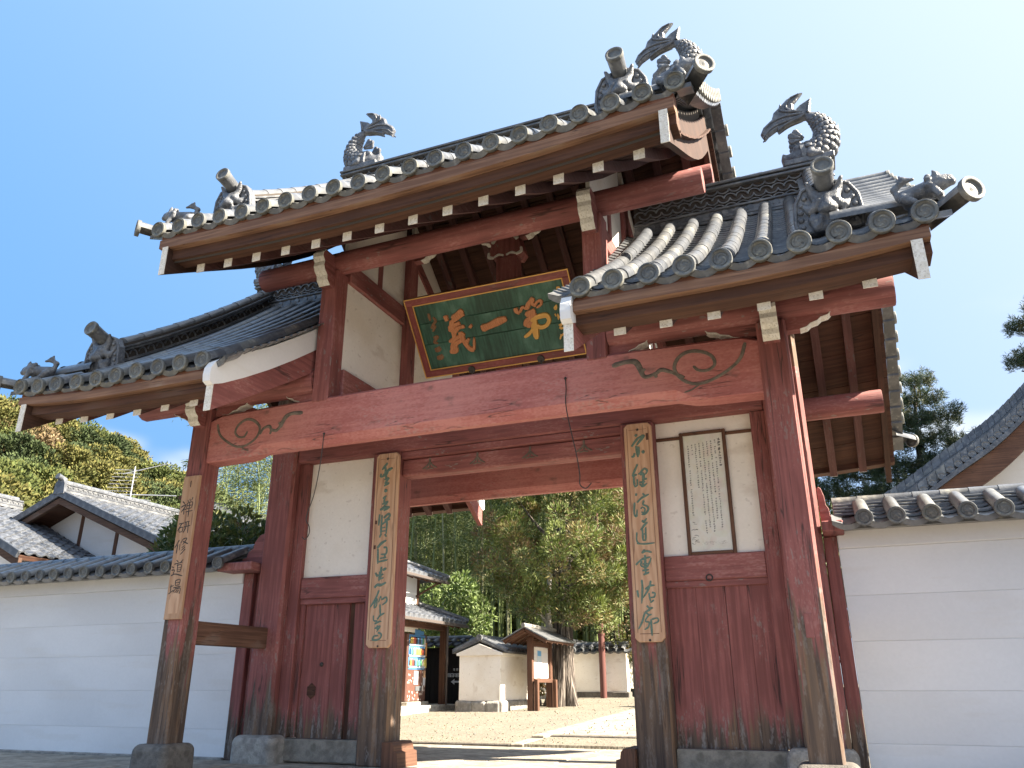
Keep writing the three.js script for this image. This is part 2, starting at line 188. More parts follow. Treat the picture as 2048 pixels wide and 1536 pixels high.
function group(parent, name) { const g = new THREE.Group(); g.name = name; parent.add(g); return g; }
function norm(g) { if (g.index) g = g.toNonIndexed(); for (const k of Object.keys(g.attributes)) if (!['position', 'normal', 'uv'].includes(k)) g.deleteAttribute(k); if (!g.attributes.uv) g.setAttribute('uv', new THREE.Float32BufferAttribute(new Float32Array(g.attributes.position.count * 2), 2)); return g; }
const timber = (parent, name, geo, mat, grain = 'y', fixed = false) => part(parent, name, uvAxis(geo, grain, fixed), mat);
// surface of a smooth union of tapered capsules [x,y,z,r, x,y,z,r] and an optional noise, by marching cubes
function blob(caps, k, cell) {
  let lo = [1e9, 1e9, 1e9], hi = [-1e9, -1e9, -1e9];
  for (const c of caps) for (const o of [0, 4]) for (let i = 0; i < 3; i++) { lo[i] = Math.min(lo[i], c[o + i] - c[o + 3] - k); hi[i] = Math.max(hi[i], c[o + i] + c[o + 3] + k); }
  const size = Math.max(hi[0] - lo[0], hi[1] - lo[1], hi[2] - lo[2]) * 1.1, ctr = lo.map((v, i) => (v + hi[i]) / 2), N = Math.min(72, Math.max(16, Math.round(size / cell)));
  const mc = new MarchingCubes(N, new THREE.MeshStandardMaterial(), false, false, 200000); mc.isolation = 0;
  const sp = size / N * 0 + 2 / N;
  for (let z = 0; z < N; z++) for (let y = 0; y < N; y++) for (let x = 0; x < N; x++) {
    const P = [x, y, z].map((q, i) => ctr[i] + (q - N / 2) / (N / 2) * size / 2);
    let d = 1e3;
    for (const c of caps) {
      const bx = c[4] - c[0], by = c[5] - c[1], bz = c[6] - c[2], px = P[0] - c[0], py = P[1] - c[1], pz = P[2] - c[2], L = bx * bx + by * by + bz * bz;
      const h = L > 1e-9 ? clamp((px * bx + py * by + pz * bz) / L) : 0, e = Math.hypot(px - bx * h, py - by * h, pz - bz * h) - mix(c[3], c[7], h);
      const q = Math.max(k - Math.abs(d - e), 0) / k; d = Math.min(d, e) - q * q * k * 0.25;
    }
    mc.field[x + y * N + z * N * N] = -d / size;
  }
  mc.update();
  const n = mc.count, pos = new Float32Array(n * 3);
  for (let i = 0; i < n; i++) for (let j = 0; j < 3; j++) pos[i * 3 + j] = ctr[j] + mc.positionArray[i * 3 + j] * size / 2;
  let g = new THREE.BufferGeometry(); g.setAttribute('position', new THREE.BufferAttribute(pos, 3));
  g = mergeVertices(g, size * 1e-4); g.computeVertexNormals();
  return norm(g.toNonIndexed());
}
// ---------------------------------------------------------------- surfaces
// red oxide paint on timber: grain along v, worn and chalky patches, fine splits, specks where the paint has gone
const RED = [0.262, 0.090, 0.082], REDDARK = [0.195, 0.064, 0.058], PINK = [0.37, 0.185, 0.17], BARE = [0.115, 0.078, 0.056], ASH = [0.235, 0.215, 0.20];
const redWood = surface(640, 640, (u, v) => {
  const grain = fbm(u, v, 90, 5, 3), blot = fbm(u, v, 5, 4, 5, 3), fine = fbm(u, v, 160, 60, 2), streak = fbm(u, v, 40, 2, 3, 9);
  let c = mix3(REDDARK, RED, ss(0.3, 0.62, blot * 0.6 + grain * 0.4));
  c = mix3(c, PINK, ss(0.53, 0.78, blot * 0.55 + fine * 0.3 + grain * 0.15) * 0.75);
  const chip = ss(0.70, 0.76, fbm(u, v, 70, 26, 3, 5)) * ss(0.45, 0.6, fbm(u, v, 6, 4, 3, 11));
  c = mix3(c, ASH, chip * 0.6);
  const split = ss(0.035, 0.0, Math.abs(streak - 0.5)) * ss(0.5, 0.7, fbm(u, v, 7, 5, 2, 15));
  c = mix3(c, [0.05, 0.022, 0.02], split * 0.8);
  c = c.map((q) => q * mix(0.86, 1.12, grain));
  return [...c, 0.45 + grain * 0.25 - split * 0.45 - chip * 0.12 + fine * 0.1];
});
// the great beams: the same paint, bleached paler, with grey weathering along the grain
const fadedWood = surface(640, 640, (u, v) => {
  const grain = fbm(u, v, 80, 5, 3), blot = fbm(u, v, 4, 3, 5, 23), fine = fbm(u, v, 180, 80, 2), streak = fbm(u, v, 46, 2, 3, 29);
  let c = mix3([0.37, 0.118, 0.106], [0.48, 0.20, 0.18], ss(0.3, 0.68, blot * 0.55 + fine * 0.3 + grain * 0.15));
  const grey = ss(0.56, 0.74, fbm(u, v, 6, 3, 5, 41) * 0.7 + fine * 0.3); c = mix3(c, [0.30, 0.25, 0.235], grey * 0.55);
  const stain = ss(0.68, 0.82, fbm(u, v, 14, 9, 5, 51)); c = mix3(c, [0.10, 0.07, 0.062], stain * 0.5);
  const split = ss(0.022, 0.0, Math.abs(streak - 0.5)) * ss(0.48, 0.66, fbm(u, v, 8, 4, 2, 55)); c = mix3(c, [0.05, 0.03, 0.03], split * 0.85);
  c = c.map((q) => q * mix(0.88, 1.1, grain));
  return [...c, 0.5 + grain * 0.2 - split * 0.5 + fine * 0.1];
});
// posts and door boards: paint above, rain-washed bare wood with grey bloom near the foot; v = height / 4.4 m
const postTex = (edge, rag, ash, off) => surface(320, 1100, (u, v) => {
  const y = v * 4.4, grain = fbm(u, v, 46, 9, 3, off), fine = fbm(u, v, 120, 180, 2, off), blot = fbm(u, v, 3, 9, 5, off + 3), tong = fbm(u, v, 16, 5, 4, off + 7);
  let c = mix3(REDDARK, RED, ss(0.3, 0.6, blot * 0.5 + grain * 0.5)); c = mix3(c, PINK, ss(0.55, 0.8, blot * 0.5 + fine * 0.5) * 0.5);
  const e = y - edge - (tong - 0.5) * rag - (grain - 0.5) * 0.5, bare = 1 - ss(-0.16, 0.16, e);
  let w = mix3(BARE, [0.065, 0.045, 0.036], ss(0.4, 0.7, fbm(u, v, 30, 6, 3, off + 11))); w = mix3(w, [0.21, 0.125, 0.072], ss(0.52, 0.72, fbm(u, v, 24, 4, 3, off + 13)) * 0.7);
  w = mix3(w, ASH, ss(0.5, 0.72, fbm(u, v, 22, 14, 4, off + 17) * 0.75 + fine * 0.25) * ash);
  c = mix3(c, w, bare);
  const chip = ss(0.68, 0.75, fbm(u, v, 50, 60, 3, off + 19)) * ss(0.4, 0.6, blot); c = mix3(c, ASH, chip * 0.5);
  const split = ss(0.03, 0, Math.abs(fbm(u, v, 26, 3, 3, off + 23) - 0.5)) * ss(0.5, 0.64, fbm(u, v, 4, 5, 2, off + 29)); c = mix3(c, [0.035, 0.022, 0.02], split * 0.85);
  c = c.map((q) => q * mix(0.84, 1.12, grain));
  return [...c, 0.5 + grain * 0.25 - split * 0.5 - bare * 0.08 + fine * 0.1];
});
const eaveWood = surface(320, 640, (u, v) => { // old unpainted eave boards
  const grain = fbm(u, v, 50, 3, 4), blot = fbm(u, v, 3, 4, 4, 5), fine = fbm(u, v, 120, 20, 2);
  let c = mix3([0.155, 0.080, 0.048], [0.29, 0.165, 0.10], ss(0.3, 0.7, grain * 0.6 + blot * 0.4)); c = mix3(c, [0.30, 0.235, 0.18], ss(0.55, 0.75, blot) * 0.6);
  const split = ss(0.03, 0, Math.abs(fbm(u, v, 30, 2, 3, 31) - 0.5)) * ss(0.5, 0.65, fbm(u, v, 5, 5, 2, 35)); c = mix3(c, [0.04, 0.025, 0.018], split * 0.8);
  return [...c, 0.5 + grain * 0.3 - split * 0.4 + fine * 0.1];
});
const tileTex = surface(384, 384, (u, v) => { // smoked clay: grey with pale and dark flecks
  const b = fbm(u, v, 4, 4, 5), f = fbm(u, v, 60, 60, 3, 3), s = fbm(u, v, 14, 14, 4, 7);
  let c = mix3([0.078, 0.084, 0.094], [0.165, 0.172, 0.18], ss(0.3, 0.7, b * 0.6 + s * 0.4)); c = mix3(c, [0.27, 0.27, 0.25], ss(0.62, 0.78, s) * 0.5);
  c = c.map((q) => q * mix(0.85, 1.12, f)); return [...c, 0.5 + (f - 0.5) * 0.5 + (s - 0.5) * 0.3];
});
const plasterTex = surface(640, 640, (u, v) => {
  const b = fbm(u, v, 3, 3, 5), f = fbm(u, v, 90, 90, 3, 3), st = fbm(u, v, 9, 4, 5, 13);
  let c = mix3([0.80, 0.755, 0.68], [0.87, 0.84, 0.785], ss(0.3, 0.65, b)); c = mix3(c, [0.56, 0.49, 0.41], ss(0.62, 0.82, st) * 0.5);
  c = mix3(c, [0.40, 0.35, 0.30], ss(0.80, 0.84, fbm(u, v, 46, 46, 2, 19)) * 0.25);
  c = c.map((q) => q * mix(0.96, 1.03, f)); return [...c, 0.5 + (f - 0.5) * 0.6 + (b - 0.5) * 0.3];
});
const wallTex = surface(640, 640, (u, v) => { // smooth lime plaster of the precinct walls
  const b = fbm(u, v, 3, 2, 5, 3), f = fbm(u, v, 120, 120, 2, 5), d = fbm(u, v, 26, 4, 4, 17);
  let c = mix3([0.70, 0.705, 0.715], [0.765, 0.77, 0.78], ss(0.3, 0.7, b)); c = mix3(c, [0.66, 0.63, 0.59], ss(0.6, 0.8, d) * 0.25);
  return [...c.map((q) => q * mix(0.975, 1.02, f)), 0.5 + (f - 0.5) * 0.5 + (b - 0.5) * 0.4];
});
const chalkTex = surface(256, 256, (u, v) => { // white paint, flaking
  const f = fbm(u, v, 16, 16, 4), g = fbm(u, v, 40, 40, 3, 5); let c = mix3([0.66, 0.63, 0.56], [0.76, 0.74, 0.69], ss(0.3, 0.7, f)); c = mix3(c, [0.22, 0.18, 0.15], ss(0.62, 0.72, g) * 0.4);
  return [...c, 0.5 + f * 0.2 - ss(0.62, 0.7, g) * 0.3];
});
const stoneTex = surface(384, 384, (u, v) => {
  const b = fbm(u, v, 3, 3, 5), f = fbm(u, v, 70, 70, 3, 3), s = fbm(u, v, 12, 12, 4, 7);
  let c = mix3([0.20, 0.19, 0.175], [0.37, 0.355, 0.325], ss(0.3, 0.7, b * 0.5 + s * 0.5)); c = mix3(c, [0.12, 0.115, 0.10], ss(0.6, 0.75, fbm(u, v, 6, 6, 4, 19)) * 0.5);
  return [...c.map((q) => q * mix(0.82, 1.15, f)), 0.5 + (f - 0.5) * 0.7 + (s - 0.5) * 0.4];
});
const gravelTex = surface(640, 640, (u, v) => {
  const b = fbm(u, v, 4, 4, 4), p = fbm(u, v, 150, 150, 2, 3), q = fbm(u, v, 60, 60, 3, 9);
  let c = mix3([0.125, 0.112, 0.086], [0.26, 0.238, 0.19], ss(0.25, 0.75, p * 0.65 + q * 0.35)); c = mix3(c, [0.08, 0.065, 0.045], ss(0.60, 0.70, q) * 0.7); c = c.map((x) => x * mix(0.86, 1.12, b));
  return [...c, 0.3 + p * 0.6];
});
const boardTex = surface(320, 640, (u, v) => { // keyaki sign boards
  const g = fbm(u, v, 34, 2, 4), b = fbm(u, v, 3, 4, 4, 5), r = Math.sin((u * 9 + fbm(u, v, 3, 2, 3, 11) * 3) * 6.283) * 0.5 + 0.5;
  let c = mix3([0.47, 0.275, 0.165], [0.60, 0.40, 0.265], ss(0.25, 0.75, g * 0.5 + b * 0.3 + r * 0.2)); c = mix3(c, [0.17, 0.09, 0.06], ss(0.70, 0.80, fbm(u, v, 20, 5, 3, 21)) * 0.6);
  return [...c, 0.5 + g * 0.3];
});
const greenTex = surface(384, 384, (u, v) => { // faded green lacquer of the great tablet
  const b = fbm(u, v, 4, 5, 5), g = fbm(u, v, 6, 60, 3, 7), f = fbm(u, v, 60, 60, 2, 3);
  let c = mix3([0.014, 0.052, 0.034], [0.040, 0.125, 0.088], ss(0.3, 0.72, b * 0.6 + g * 0.4)); c = mix3(c, [0.10, 0.205, 0.165], ss(0.62, 0.84, b) * 0.7); return [...c.map((q) => q * mix(0.9, 1.1, f)), 0.5 + g * 0.2];
});
const barkTex = surface(384, 384, (u, v) => {
  const r = fbm(u, v, 18, 3, 4), f = fbm(u, v, 60, 20, 3, 3), h = Math.abs(r - 0.5) * 2; let c = mix3([0.055, 0.045, 0.038], [0.27, 0.235, 0.205], ss(0.05, 0.55, h)); return [...c.map((q) => q * mix(0.75, 1.2, f)), ss(0, 0.5, h)];
});
const M = {
  red: skin(redWood, 2.1, 2.1, { rough: 0.72, bump: 0.006 }),
  beam: skin(fadedWood, 2.3, 2.3, { rough: 0.78, bump: 0.006 }),
  post: skin(postTex(0.75, 1.1, 0.45, 1), 1.07, 4.4, { rough: 0.78, bump: 0.006 }),
  postWorn: skin(postTex(1.35, 1.7, 0.35, 61), 1.07, 4.4, { rough: 0.8, bump: 0.007 }),
  door: skin(postTex(0.55, 0.9, 0.85, 31), 1.07, 4.4, { rough: 0.8, bump: 0.005 }),
  eave: skin(eaveWood, 1, 2, { color: [0.86, 0.84, 0.86], rough: 0.8, bump: 0.005 }),
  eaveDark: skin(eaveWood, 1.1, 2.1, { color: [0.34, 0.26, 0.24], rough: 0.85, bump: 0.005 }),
  tile: skin(tileTex, 0.9, 0.9, { color: [1.08, 1.08, 1.08], rough: 0.30, bump: 0.003 }),
  tileFace: skin(tileTex, 0.7, 0.7, { color: [1.15, 1.13, 1.02], rough: 0.6, bump: 0.003 }),
  plaster: skin(plasterTex, 2.2, 2.2, { rough: 0.9, bump: 0.002 }),
  wall: skin(wallTex, 3.1, 3.1, { rough: 0.9, bump: 0.0015 }),
  chalk: skin(chalkTex, 0.4, 0.4, { rough: 0.85, bump: 0.002 }),
  white: plain(0.78, 0.77, 0.75, 0.7),
  stone: skin(stoneTex, 0.9, 0.9, { rough: 0.85, bump: 0.008 }),
  stoneDark: skin(stoneTex, 0.7, 0.7, { color: [0.45, 0.43, 0.42], rough: 0.85, bump: 0.008 }),
  slab: skin(stoneTex, 1.4, 1.4, { color: [1.0, 0.95, 0.86], rough: 0.85, bump: 0.006 }),
  gravel: skin(gravelTex, 2.4, 2.4, { rough: 0.95, bump: 0.012 }),
  board: skin(boardTex, 0.8, 1.6, { rough: 0.7, bump: 0.003 }),
  boardEdge: skin(boardTex, 0.8, 1.6, { color: [0.4, 0.35, 0.33], rough: 0.8, bump: 0.003 }),
  green: skin(greenTex, 1.6, 1.2, { rough: 0.5, bump: 0.003 }),
  frameRed: skin(redWood, 2.1, 2.1, { color: [0.72, 0.42, 0.42], rough: 0.45, bump: 0.002 }),
  gold: new THREE.MeshStandardMaterial({ color: new THREE.Color().setRGB(0.62, 0.36, 0.10), roughness: 0.42, metalness: 0.35 }),
  goldWorn: skin(boardTex, 0.25, 0.2, { color: [0.92, 0.60, 0.40], rough: 0.5, bump: 0.004 }),
  teal: skin(chalkTex, 0.35, 0.35, { color: [0.17, 0.285, 0.255], rough: 0.8, bump: 0.002 }),
  ink: plain(0.035, 0.03, 0.028, 0.7),
  groove: skin(stoneTex, 0.6, 0.6, { color: [0.52, 0.45, 0.40], rough: 0.9, bump: 0.004 }),
  iron: plain(0.05, 0.045, 0.042, 0.6, { metalness: 0.3 }),
  brownWood: skin(eaveWood, 0.9, 2, { color: [0.5, 0.42, 0.40], rough: 0.75, bump: 0.003 }),
  bark: skin(barkTex, 0.8, 1.6, { rough: 0.95, bump: 0.03 }),
};
// kiln-to-kiln differences between tiles
M.tileKinds = [[1.02, 1.05, 1.10], [1.16, 1.15, 1.12], [0.92, 0.95, 1.0], [1.24, 1.22, 1.14]].map((c, i) => skin(tileTex, 0.9 + i * 0.07, 0.9, { color: c, rough: 0.28 + i * 0.03, bump: 0.003 }));
M.faceKinds = [[1.08, 1.08, 1.0], [1.26, 1.23, 1.08], [0.98, 1.0, 0.96], [1.18, 1.14, 0.96]].map((c, i) => skin(tileTex, 0.6 + i * 0.07, 0.7, { color: c, rough: 0.6, bump: 0.004 }));
const kin = (list) => list[Math.floor(rnd() * list.length)];
// ---------------------------------------------------------------- the gate
const gate = thing('temple_gate', 'red timber temple gate with raised centre roof and grey tiled wings', 'gate');
const ZE = 3.45, slope = (u) => 0.60 * u + 0.04 * u * u;
const lowEave = (x) => 4.165 + 0.03 * Math.max(0, Math.abs(x) - 3.1) ** 2 + (x > 0 ? 0.006 : -0.006) * Math.abs(x);
const topEave = (x) => 5.905 + 0.022 * x + 0.0125 * x * x;

// ---- tile shapes (z down the slope, y out of the roof)
const lathe = (pts, n = 20) => norm(new THREE.LatheGeometry(pts.map(([r, z]) => new THREE.Vector2(r, z)), n).rotateX(Math.PI / 2));
function barrel(len, r0, r1, n = 9, arc = 200) {
  const ring = (z, r) => [...Array(n + 1)].map((_, i) => { const a = (-90 + 90 + (180 - arc) / 2 + arc * i / n) * D2R; return [Math.cos(a) * r, Math.sin(a) * r, z]; });
  return loft([ring(0, r0), ring(-len, r1)], { closed: false, smooth: 0.7 });
}
const withUV = (g, k = 'z') => uvAxis(g, k);
const discGeo = withUV(lathe([[0.0001, 0.012], [0.012, 0.012], [0.022, 0.006], [0.05, 0.006], [0.062, 0.004], [0.066, 0.012], [0.07, 0.022], [0.092, 0.022], [0.096, 0.016], [0.096, -0.02], [0.085, -0.022]]), 'y');
const tomoe = withUV(mergeGeometries([0, 1, 2].map((k) => stroke([0.02, 0.012, 0.016, 0.034, 0.004, 0.04, -0.024, 0.02, -0.044, -0.006, -0.05], 0.007).translate(0, 0, 0.004).rotateZ(k * 2.094))), 'y');
const eaveBarrel = withUV(barrel(0.36, 0.083, 0.078));
const coverBarrel = withUV(mergeGeometries([barrel(0.30, 0.083, 0.0812), loft([[...Array(10)].map((_, i) => { const a = (-10 + 200 * i / 9) * D2R; return [Math.cos(a) * 0.083, Math.sin(a) * 0.083, 0]; }), [...Array(10)].map((_, i) => { const a = (-10 + 200 * i / 9) * D2R; return [Math.cos(a) * 0.07, Math.sin(a) * 0.07, 0]; })], { closed: false })]));
function panEave(w) {
  const top = [], bot = []; for (let i = 0; i <= 8; i++) { const x = (i / 8 - 0.5) * w, k = 1 - (2 * x / w) ** 2; top.push([x, -0.012 - 0.052 * k]); bot.push([x, -0.058 - 0.066 * k]); }
  const ring = (z, d) => [...top.map(([x, y]) => [x, y, z]), ...bot.slice().reverse().map(([x, y]) => [x, y + d, z])];
  return withUV(loft([ring(-0.3, 0.03), ring(-0.03, 0.02), ring(-0.025, 0), ring(0.012, 0)].map((r) => r.slice().reverse())), 'x');
}
const panGeo = panEave(0.29);
const orient = (o, s, a) => { o.rotation.order = 'YXZ'; o.rotation.y = s < 0 ? Math.PI : 0; o.rotation.x = a; return o; };
const applied = (g, o) => { o.updateMatrix(); return g.clone().applyMatrix4(o.matrix); };
const dummy = new THREE.Object3D(); dummy.rotation.order = 'YXZ';

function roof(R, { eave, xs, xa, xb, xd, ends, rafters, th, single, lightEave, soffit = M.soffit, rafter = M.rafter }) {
  // R: group; xs: eave tile centres; xa..xb: boarding; xd: |x| of the descending ridges; ends: verge sides (+1 / -1)
  const S = (x, z) => eave(x) + slope(ZE - Math.abs(z)), ang = (z) => Math.atan(0.60 + 0.08 * (ZE - Math.abs(z)));
  const nx = 12, X = [...Array(nx + 1)].map((_, i) => xa + (xb - xa) * i / nx);
  const strip = (za, zb, ya, yb) => loft(X.map((x) => [[x, S(x, za) + ya, za], [x, S(x, za) + yb, za], [x, S(x, zb) + yb, zb], [x, S(x, zb) + ya, zb]]));
  const bx = (x) => clamp(x, ends.includes(-1) ? xa + 0.12 : xa, ends.includes(1) ? xb - 0.12 : xb), bedStrip = (za, zb, ya, yb) => loft(X.map(bx).map((x) => [[x, S(x, za) + ya, za], [x, S(x, za) + yb, za], [x, S(x, zb) + yb, zb], [x, S(x, zb) + ya, zb]]));
  const bed = [];
  for (const s of [1, -1]) {
    const zz = (z) => s * z;
    // eave tiles
    const backEave = [];
    xs.forEach((x, i) => {
      const put = (o) => { orient(o, s, 0.10); o.position.set(x, S(x, ZE), zz(ZE)); };
      if (s > 0) {
        const t = part(R, 'eave_round_tile', eaveBarrel, kin(M.tileKinds)); orient(t, s, ang(ZE) + rr(-0.03, 0.03)); t.rotation.z = rr(-0.05, 0.05); t.rotation.y += rr(-0.03, 0.03); t.position.set(x + rr(-0.006, 0.006), S(x, ZE) + rr(-0.006, 0.006), zz(ZE) + rr(-0.012, 0.012));
        const fm = kin(M.faceKinds), d = new THREE.Mesh(discGeo, fm); d.name = 'tile_face'; shade(d); d.rotation.x = -ang(ZE) + 0.10; t.add(d);
        const e = new THREE.Mesh(tomoe, fm); e.name = 'swirl_crest'; shade(e); e.rotation.x = -ang(ZE) + 0.10; t.add(e);
      } else { put(dummy); backEave.push(applied(discGeo, dummy)); orient(dummy, s, ang(ZE)); backEave.push(applied(eaveBarrel, dummy)); }
    });
    const gaps = xs.slice(1).map((x, i) => [(x + xs[i]) / 2, x - xs[i]]); if (!ends.includes(-1)) gaps.unshift([xs[0] - 0.15, 0.3]); if (!ends.includes(1)) gaps.push([xs[xs.length - 1] + 0.15, 0.3]);
    for (const [x, w] of gaps) {
      if (s > 0) { const t = part(R, 'eave_pan_tile', panGeo, kin(M.tileKinds)); orient(t, s, ang(ZE) + rr(-0.02, 0.02)); t.position.set(x, S(x, ZE) + rr(-0.004, 0.004), zz(ZE) + rr(-0.01, 0.01)); t.scale.x = w / 0.305 * 1.02; }
      else { orient(dummy, s, ang(ZE)); dummy.position.set(x, S(x, ZE), zz(ZE)); backEave.push(applied(panGeo, dummy)); }
    }
    if (backEave.length) tag(part(R, 'eave_tile_row', mergeGeometries(backEave.map(norm)), M.tile), null, null, null, 'stuff');
    // cover tiles up the slope and the pans between
    const covers = [], pans = [];
    for (const x of xs) {
      if (Math.abs(x) > xd - 0.12) continue;
      for (let z = ZE - 0.24; z > 0.12;) {
        const a = ang(z - 0.1), o = s > 0 && single ? part(R, 'cover_tile', coverBarrel, kin(M.tileKinds)) : dummy;
        orient(o, s, a); o.position.set(x + rr(-0.003, 0.003), S(x, z) + rr(0, 0.004), zz(z)); if (o === dummy) covers.push(applied(coverBarrel, dummy));
        z -= 0.285 * Math.cos(a);
      }
    }
    for (const [x, w] of gaps) for (let z = ZE - 0.16; z > 0.05; z -= 0.125) {
      const p = [...Array(6)].map((_, i) => { const q = (i / 5 - 0.5) * w, k = 1 - (2 * q / w) ** 2; return [x + q, -0.012 - 0.052 * k]; });
      const zf = z + 0.008, zb = z - 0.125;
      pans.push(loft([p.map(([a, b]) => [a, S(x, zf) + b - 0.004, zz(zf)]), p.map(([a, b]) => [a, S(x, zf) + b + 0.022, zz(zf)]), p.map(([a, b]) => [a, S(x, zb) + b, zz(zb)])], { closed: false }));
    }
    if (covers.length) tag(part(R, 'cover_tile_rows', mergeGeometries(covers.map(norm)), M.tile), null, null, null, 'stuff');
    tag(part(R, 'pan_tiles', uvAxis(mergeGeometries(pans.map(norm)), 'x'), M.tile), null, null, null, 'stuff');
    // verge: barrel tiles laid sideways between the descending ridge and the edge
    for (const e of ends) {
      const xv = e > 0 ? xb + 0.19 : xa - 0.19;
      for (let k = 0, z = ZE - 0.42; z > 0.15; k++, z -= 0.24) {
        const x = xv, t = part(R, 'verge_tile', vergeBarrel, M.tile); t.rotation.order = 'YXZ'; t.rotation.y = e * Math.PI / 2; t.position.set(x, S(x, z) + 0.02, zz(z));
        t.scale.z = (Math.abs(xv) - xd + 0.0) / 0.8;
        const d = new THREE.Mesh(vergeFace, M.tileFace); d.name = 'tile_face'; shade(d); d.scale.z = 1 / t.scale.z; t.add(d);
      }
      const lip = []; for (let z = ZE - 0.02; z > 0.02; z -= 0.24) { const z1 = Math.max(0, z - 0.26), x = xv - e * 0.02; lip.push(loft([[z, -0.055], [z1, -0.085]].map(([q, d]) => [[x - e * 0.14, S(x, q) + d, zz(q)], [x - e * 0.14, S(x, q) + d - 0.05, zz(q)], [x, S(x, q) + d - 0.05, zz(q)], [x, S(x, q) + d, zz(q)]]))); }
      tag(part(R, 'verge_pan_tiles', uvAxis(mergeGeometries(lip), 'z'), M.tile), null, null, null, 'stuff');
      // corner tile, turned out
      const t = part(R, 'corner_tile', eaveBarrel, M.tile); t.rotation.order = 'YXZ'; t.rotation.y = s > 0 ? e * 0.6 : Math.PI - e * 0.6; t.rotation.x = -0.02; t.position.set(xv + e * 0.12, S(xv, ZE) + 0.05, zz(ZE + 0.05)); t.scale.set(1.05, 1.05, 1.5);
      const d = new THREE.Mesh(discGeo, M.tileFace); d.name = 'tile_face'; shade(d); d.scale.z = 0.7; t.add(d);
    }
    // boards of the eave, front to back
    const fb = (name, z0, z1, y0, y1, mat) => timber(R, name, loft(X.map((x) => [[x, S(x, ZE) + y0, zz(z0)], [x, S(x, ZE) + y1, zz(z0)], [x, S(x, ZE) + y1, zz(z1)], [x, S(x, ZE) + y0, zz(z1)]])), mat, 'x');
    fb('tile_batten', 3.24, 3.40, -0.045 - 0.075 * th, -0.045, M.brownRed);
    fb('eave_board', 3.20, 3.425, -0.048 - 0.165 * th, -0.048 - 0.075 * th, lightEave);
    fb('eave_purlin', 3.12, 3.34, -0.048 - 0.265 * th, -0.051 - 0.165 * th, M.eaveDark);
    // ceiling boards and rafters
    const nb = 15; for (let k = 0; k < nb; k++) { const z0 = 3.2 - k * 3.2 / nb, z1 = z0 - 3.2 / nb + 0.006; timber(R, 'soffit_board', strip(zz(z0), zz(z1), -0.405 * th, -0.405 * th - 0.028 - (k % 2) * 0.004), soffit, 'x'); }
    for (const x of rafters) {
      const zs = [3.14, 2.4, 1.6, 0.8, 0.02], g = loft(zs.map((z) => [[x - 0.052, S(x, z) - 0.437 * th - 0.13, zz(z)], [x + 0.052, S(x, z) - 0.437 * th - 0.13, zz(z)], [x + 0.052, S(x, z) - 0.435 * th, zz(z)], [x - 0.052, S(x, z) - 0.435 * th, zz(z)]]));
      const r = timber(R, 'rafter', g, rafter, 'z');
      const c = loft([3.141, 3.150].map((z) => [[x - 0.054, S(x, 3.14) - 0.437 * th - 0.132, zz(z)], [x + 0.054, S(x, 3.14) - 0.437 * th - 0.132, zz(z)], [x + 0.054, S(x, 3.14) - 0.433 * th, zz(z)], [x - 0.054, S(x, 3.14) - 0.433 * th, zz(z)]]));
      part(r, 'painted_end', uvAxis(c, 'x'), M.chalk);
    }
    for (let k = 0; k < 8; k++) bed.push(bedStrip(zz(3.3 - k * 0.4125), zz(3.3 - (k + 1) * 0.4125), -0.095, -0.40 * th));
  }
  part(R, 'clay_bed', uvAxis(mergeGeometries(bed), 'x'), M.clay);
  return S;
}
const vergeBarrel = withUV(barrel(0.8, 0.078, 0.078, 9, 220));
const vergeFace = withUV(lathe([[0.0001, 0.006], [0.055, 0.006], [0.06, 0.016], [0.082, 0.016], [0.086, 0.01], [0.086, -0.02]], 16), 'y');
Object.assign(M, {
  orn: skin(tileTex, 0.35, 0.35, { color: [0.95, 0.97, 1.02], rough: 0.38, bump: 0.008 }),
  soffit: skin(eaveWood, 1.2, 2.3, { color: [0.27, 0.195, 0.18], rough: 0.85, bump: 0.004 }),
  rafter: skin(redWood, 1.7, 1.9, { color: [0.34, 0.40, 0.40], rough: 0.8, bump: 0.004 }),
  brownRed: skin(eaveWood, 1, 2, { color: [0.72, 0.52, 0.46], rough: 0.8, bump: 0.004 }),
  clay: plain(0.06, 0.05, 0.042, 0.95),
});
const W1 = group(gate, 'raised_roof'), W2 = group(gate, 'wing_roof'), W3 = group(gate, 'wing_roof');
const topXs = [...Array(21)].map((_, k) => -3.05 + 0.305 * k), sideXs = [...Array(10)].map((_, k) => 2.08 + 0.303 * k);
const ST = roof(W1, { eave: topEave, xs: topXs, xa: -3.02, xb: 3.02, xd: 2.45, ends: [1, -1], rafters: [...Array(14)].map((_, k) => -2.62 + 0.403 * k), th: 1.22, single: false, lightEave: M.eave });
const SR = roof(W2, { eave: lowEave, xs: sideXs, xa: 2.0, xb: 4.82, xd: 4.17, ends: [1], rafters: [...Array(6)].map((_, k) => 2.34 + 0.407 * k), th: 1, single: true, lightEave: M.eave });
const SL = roof(W3, { eave: lowEave, xs: sideXs.map((x) => -x).reverse(), xa: -4.82, xb: -2.0, xd: 4.17, ends: [-1], rafters: [...Array(6)].map((_, k) => -2.42 - 0.405 * k), th: 1, single: true, lightEave: M.eave });
tag(W1, 'raised centre roof'); tag(W2, 'lower wing roof in sun'); tag(W3, 'lower wing roof in shade');

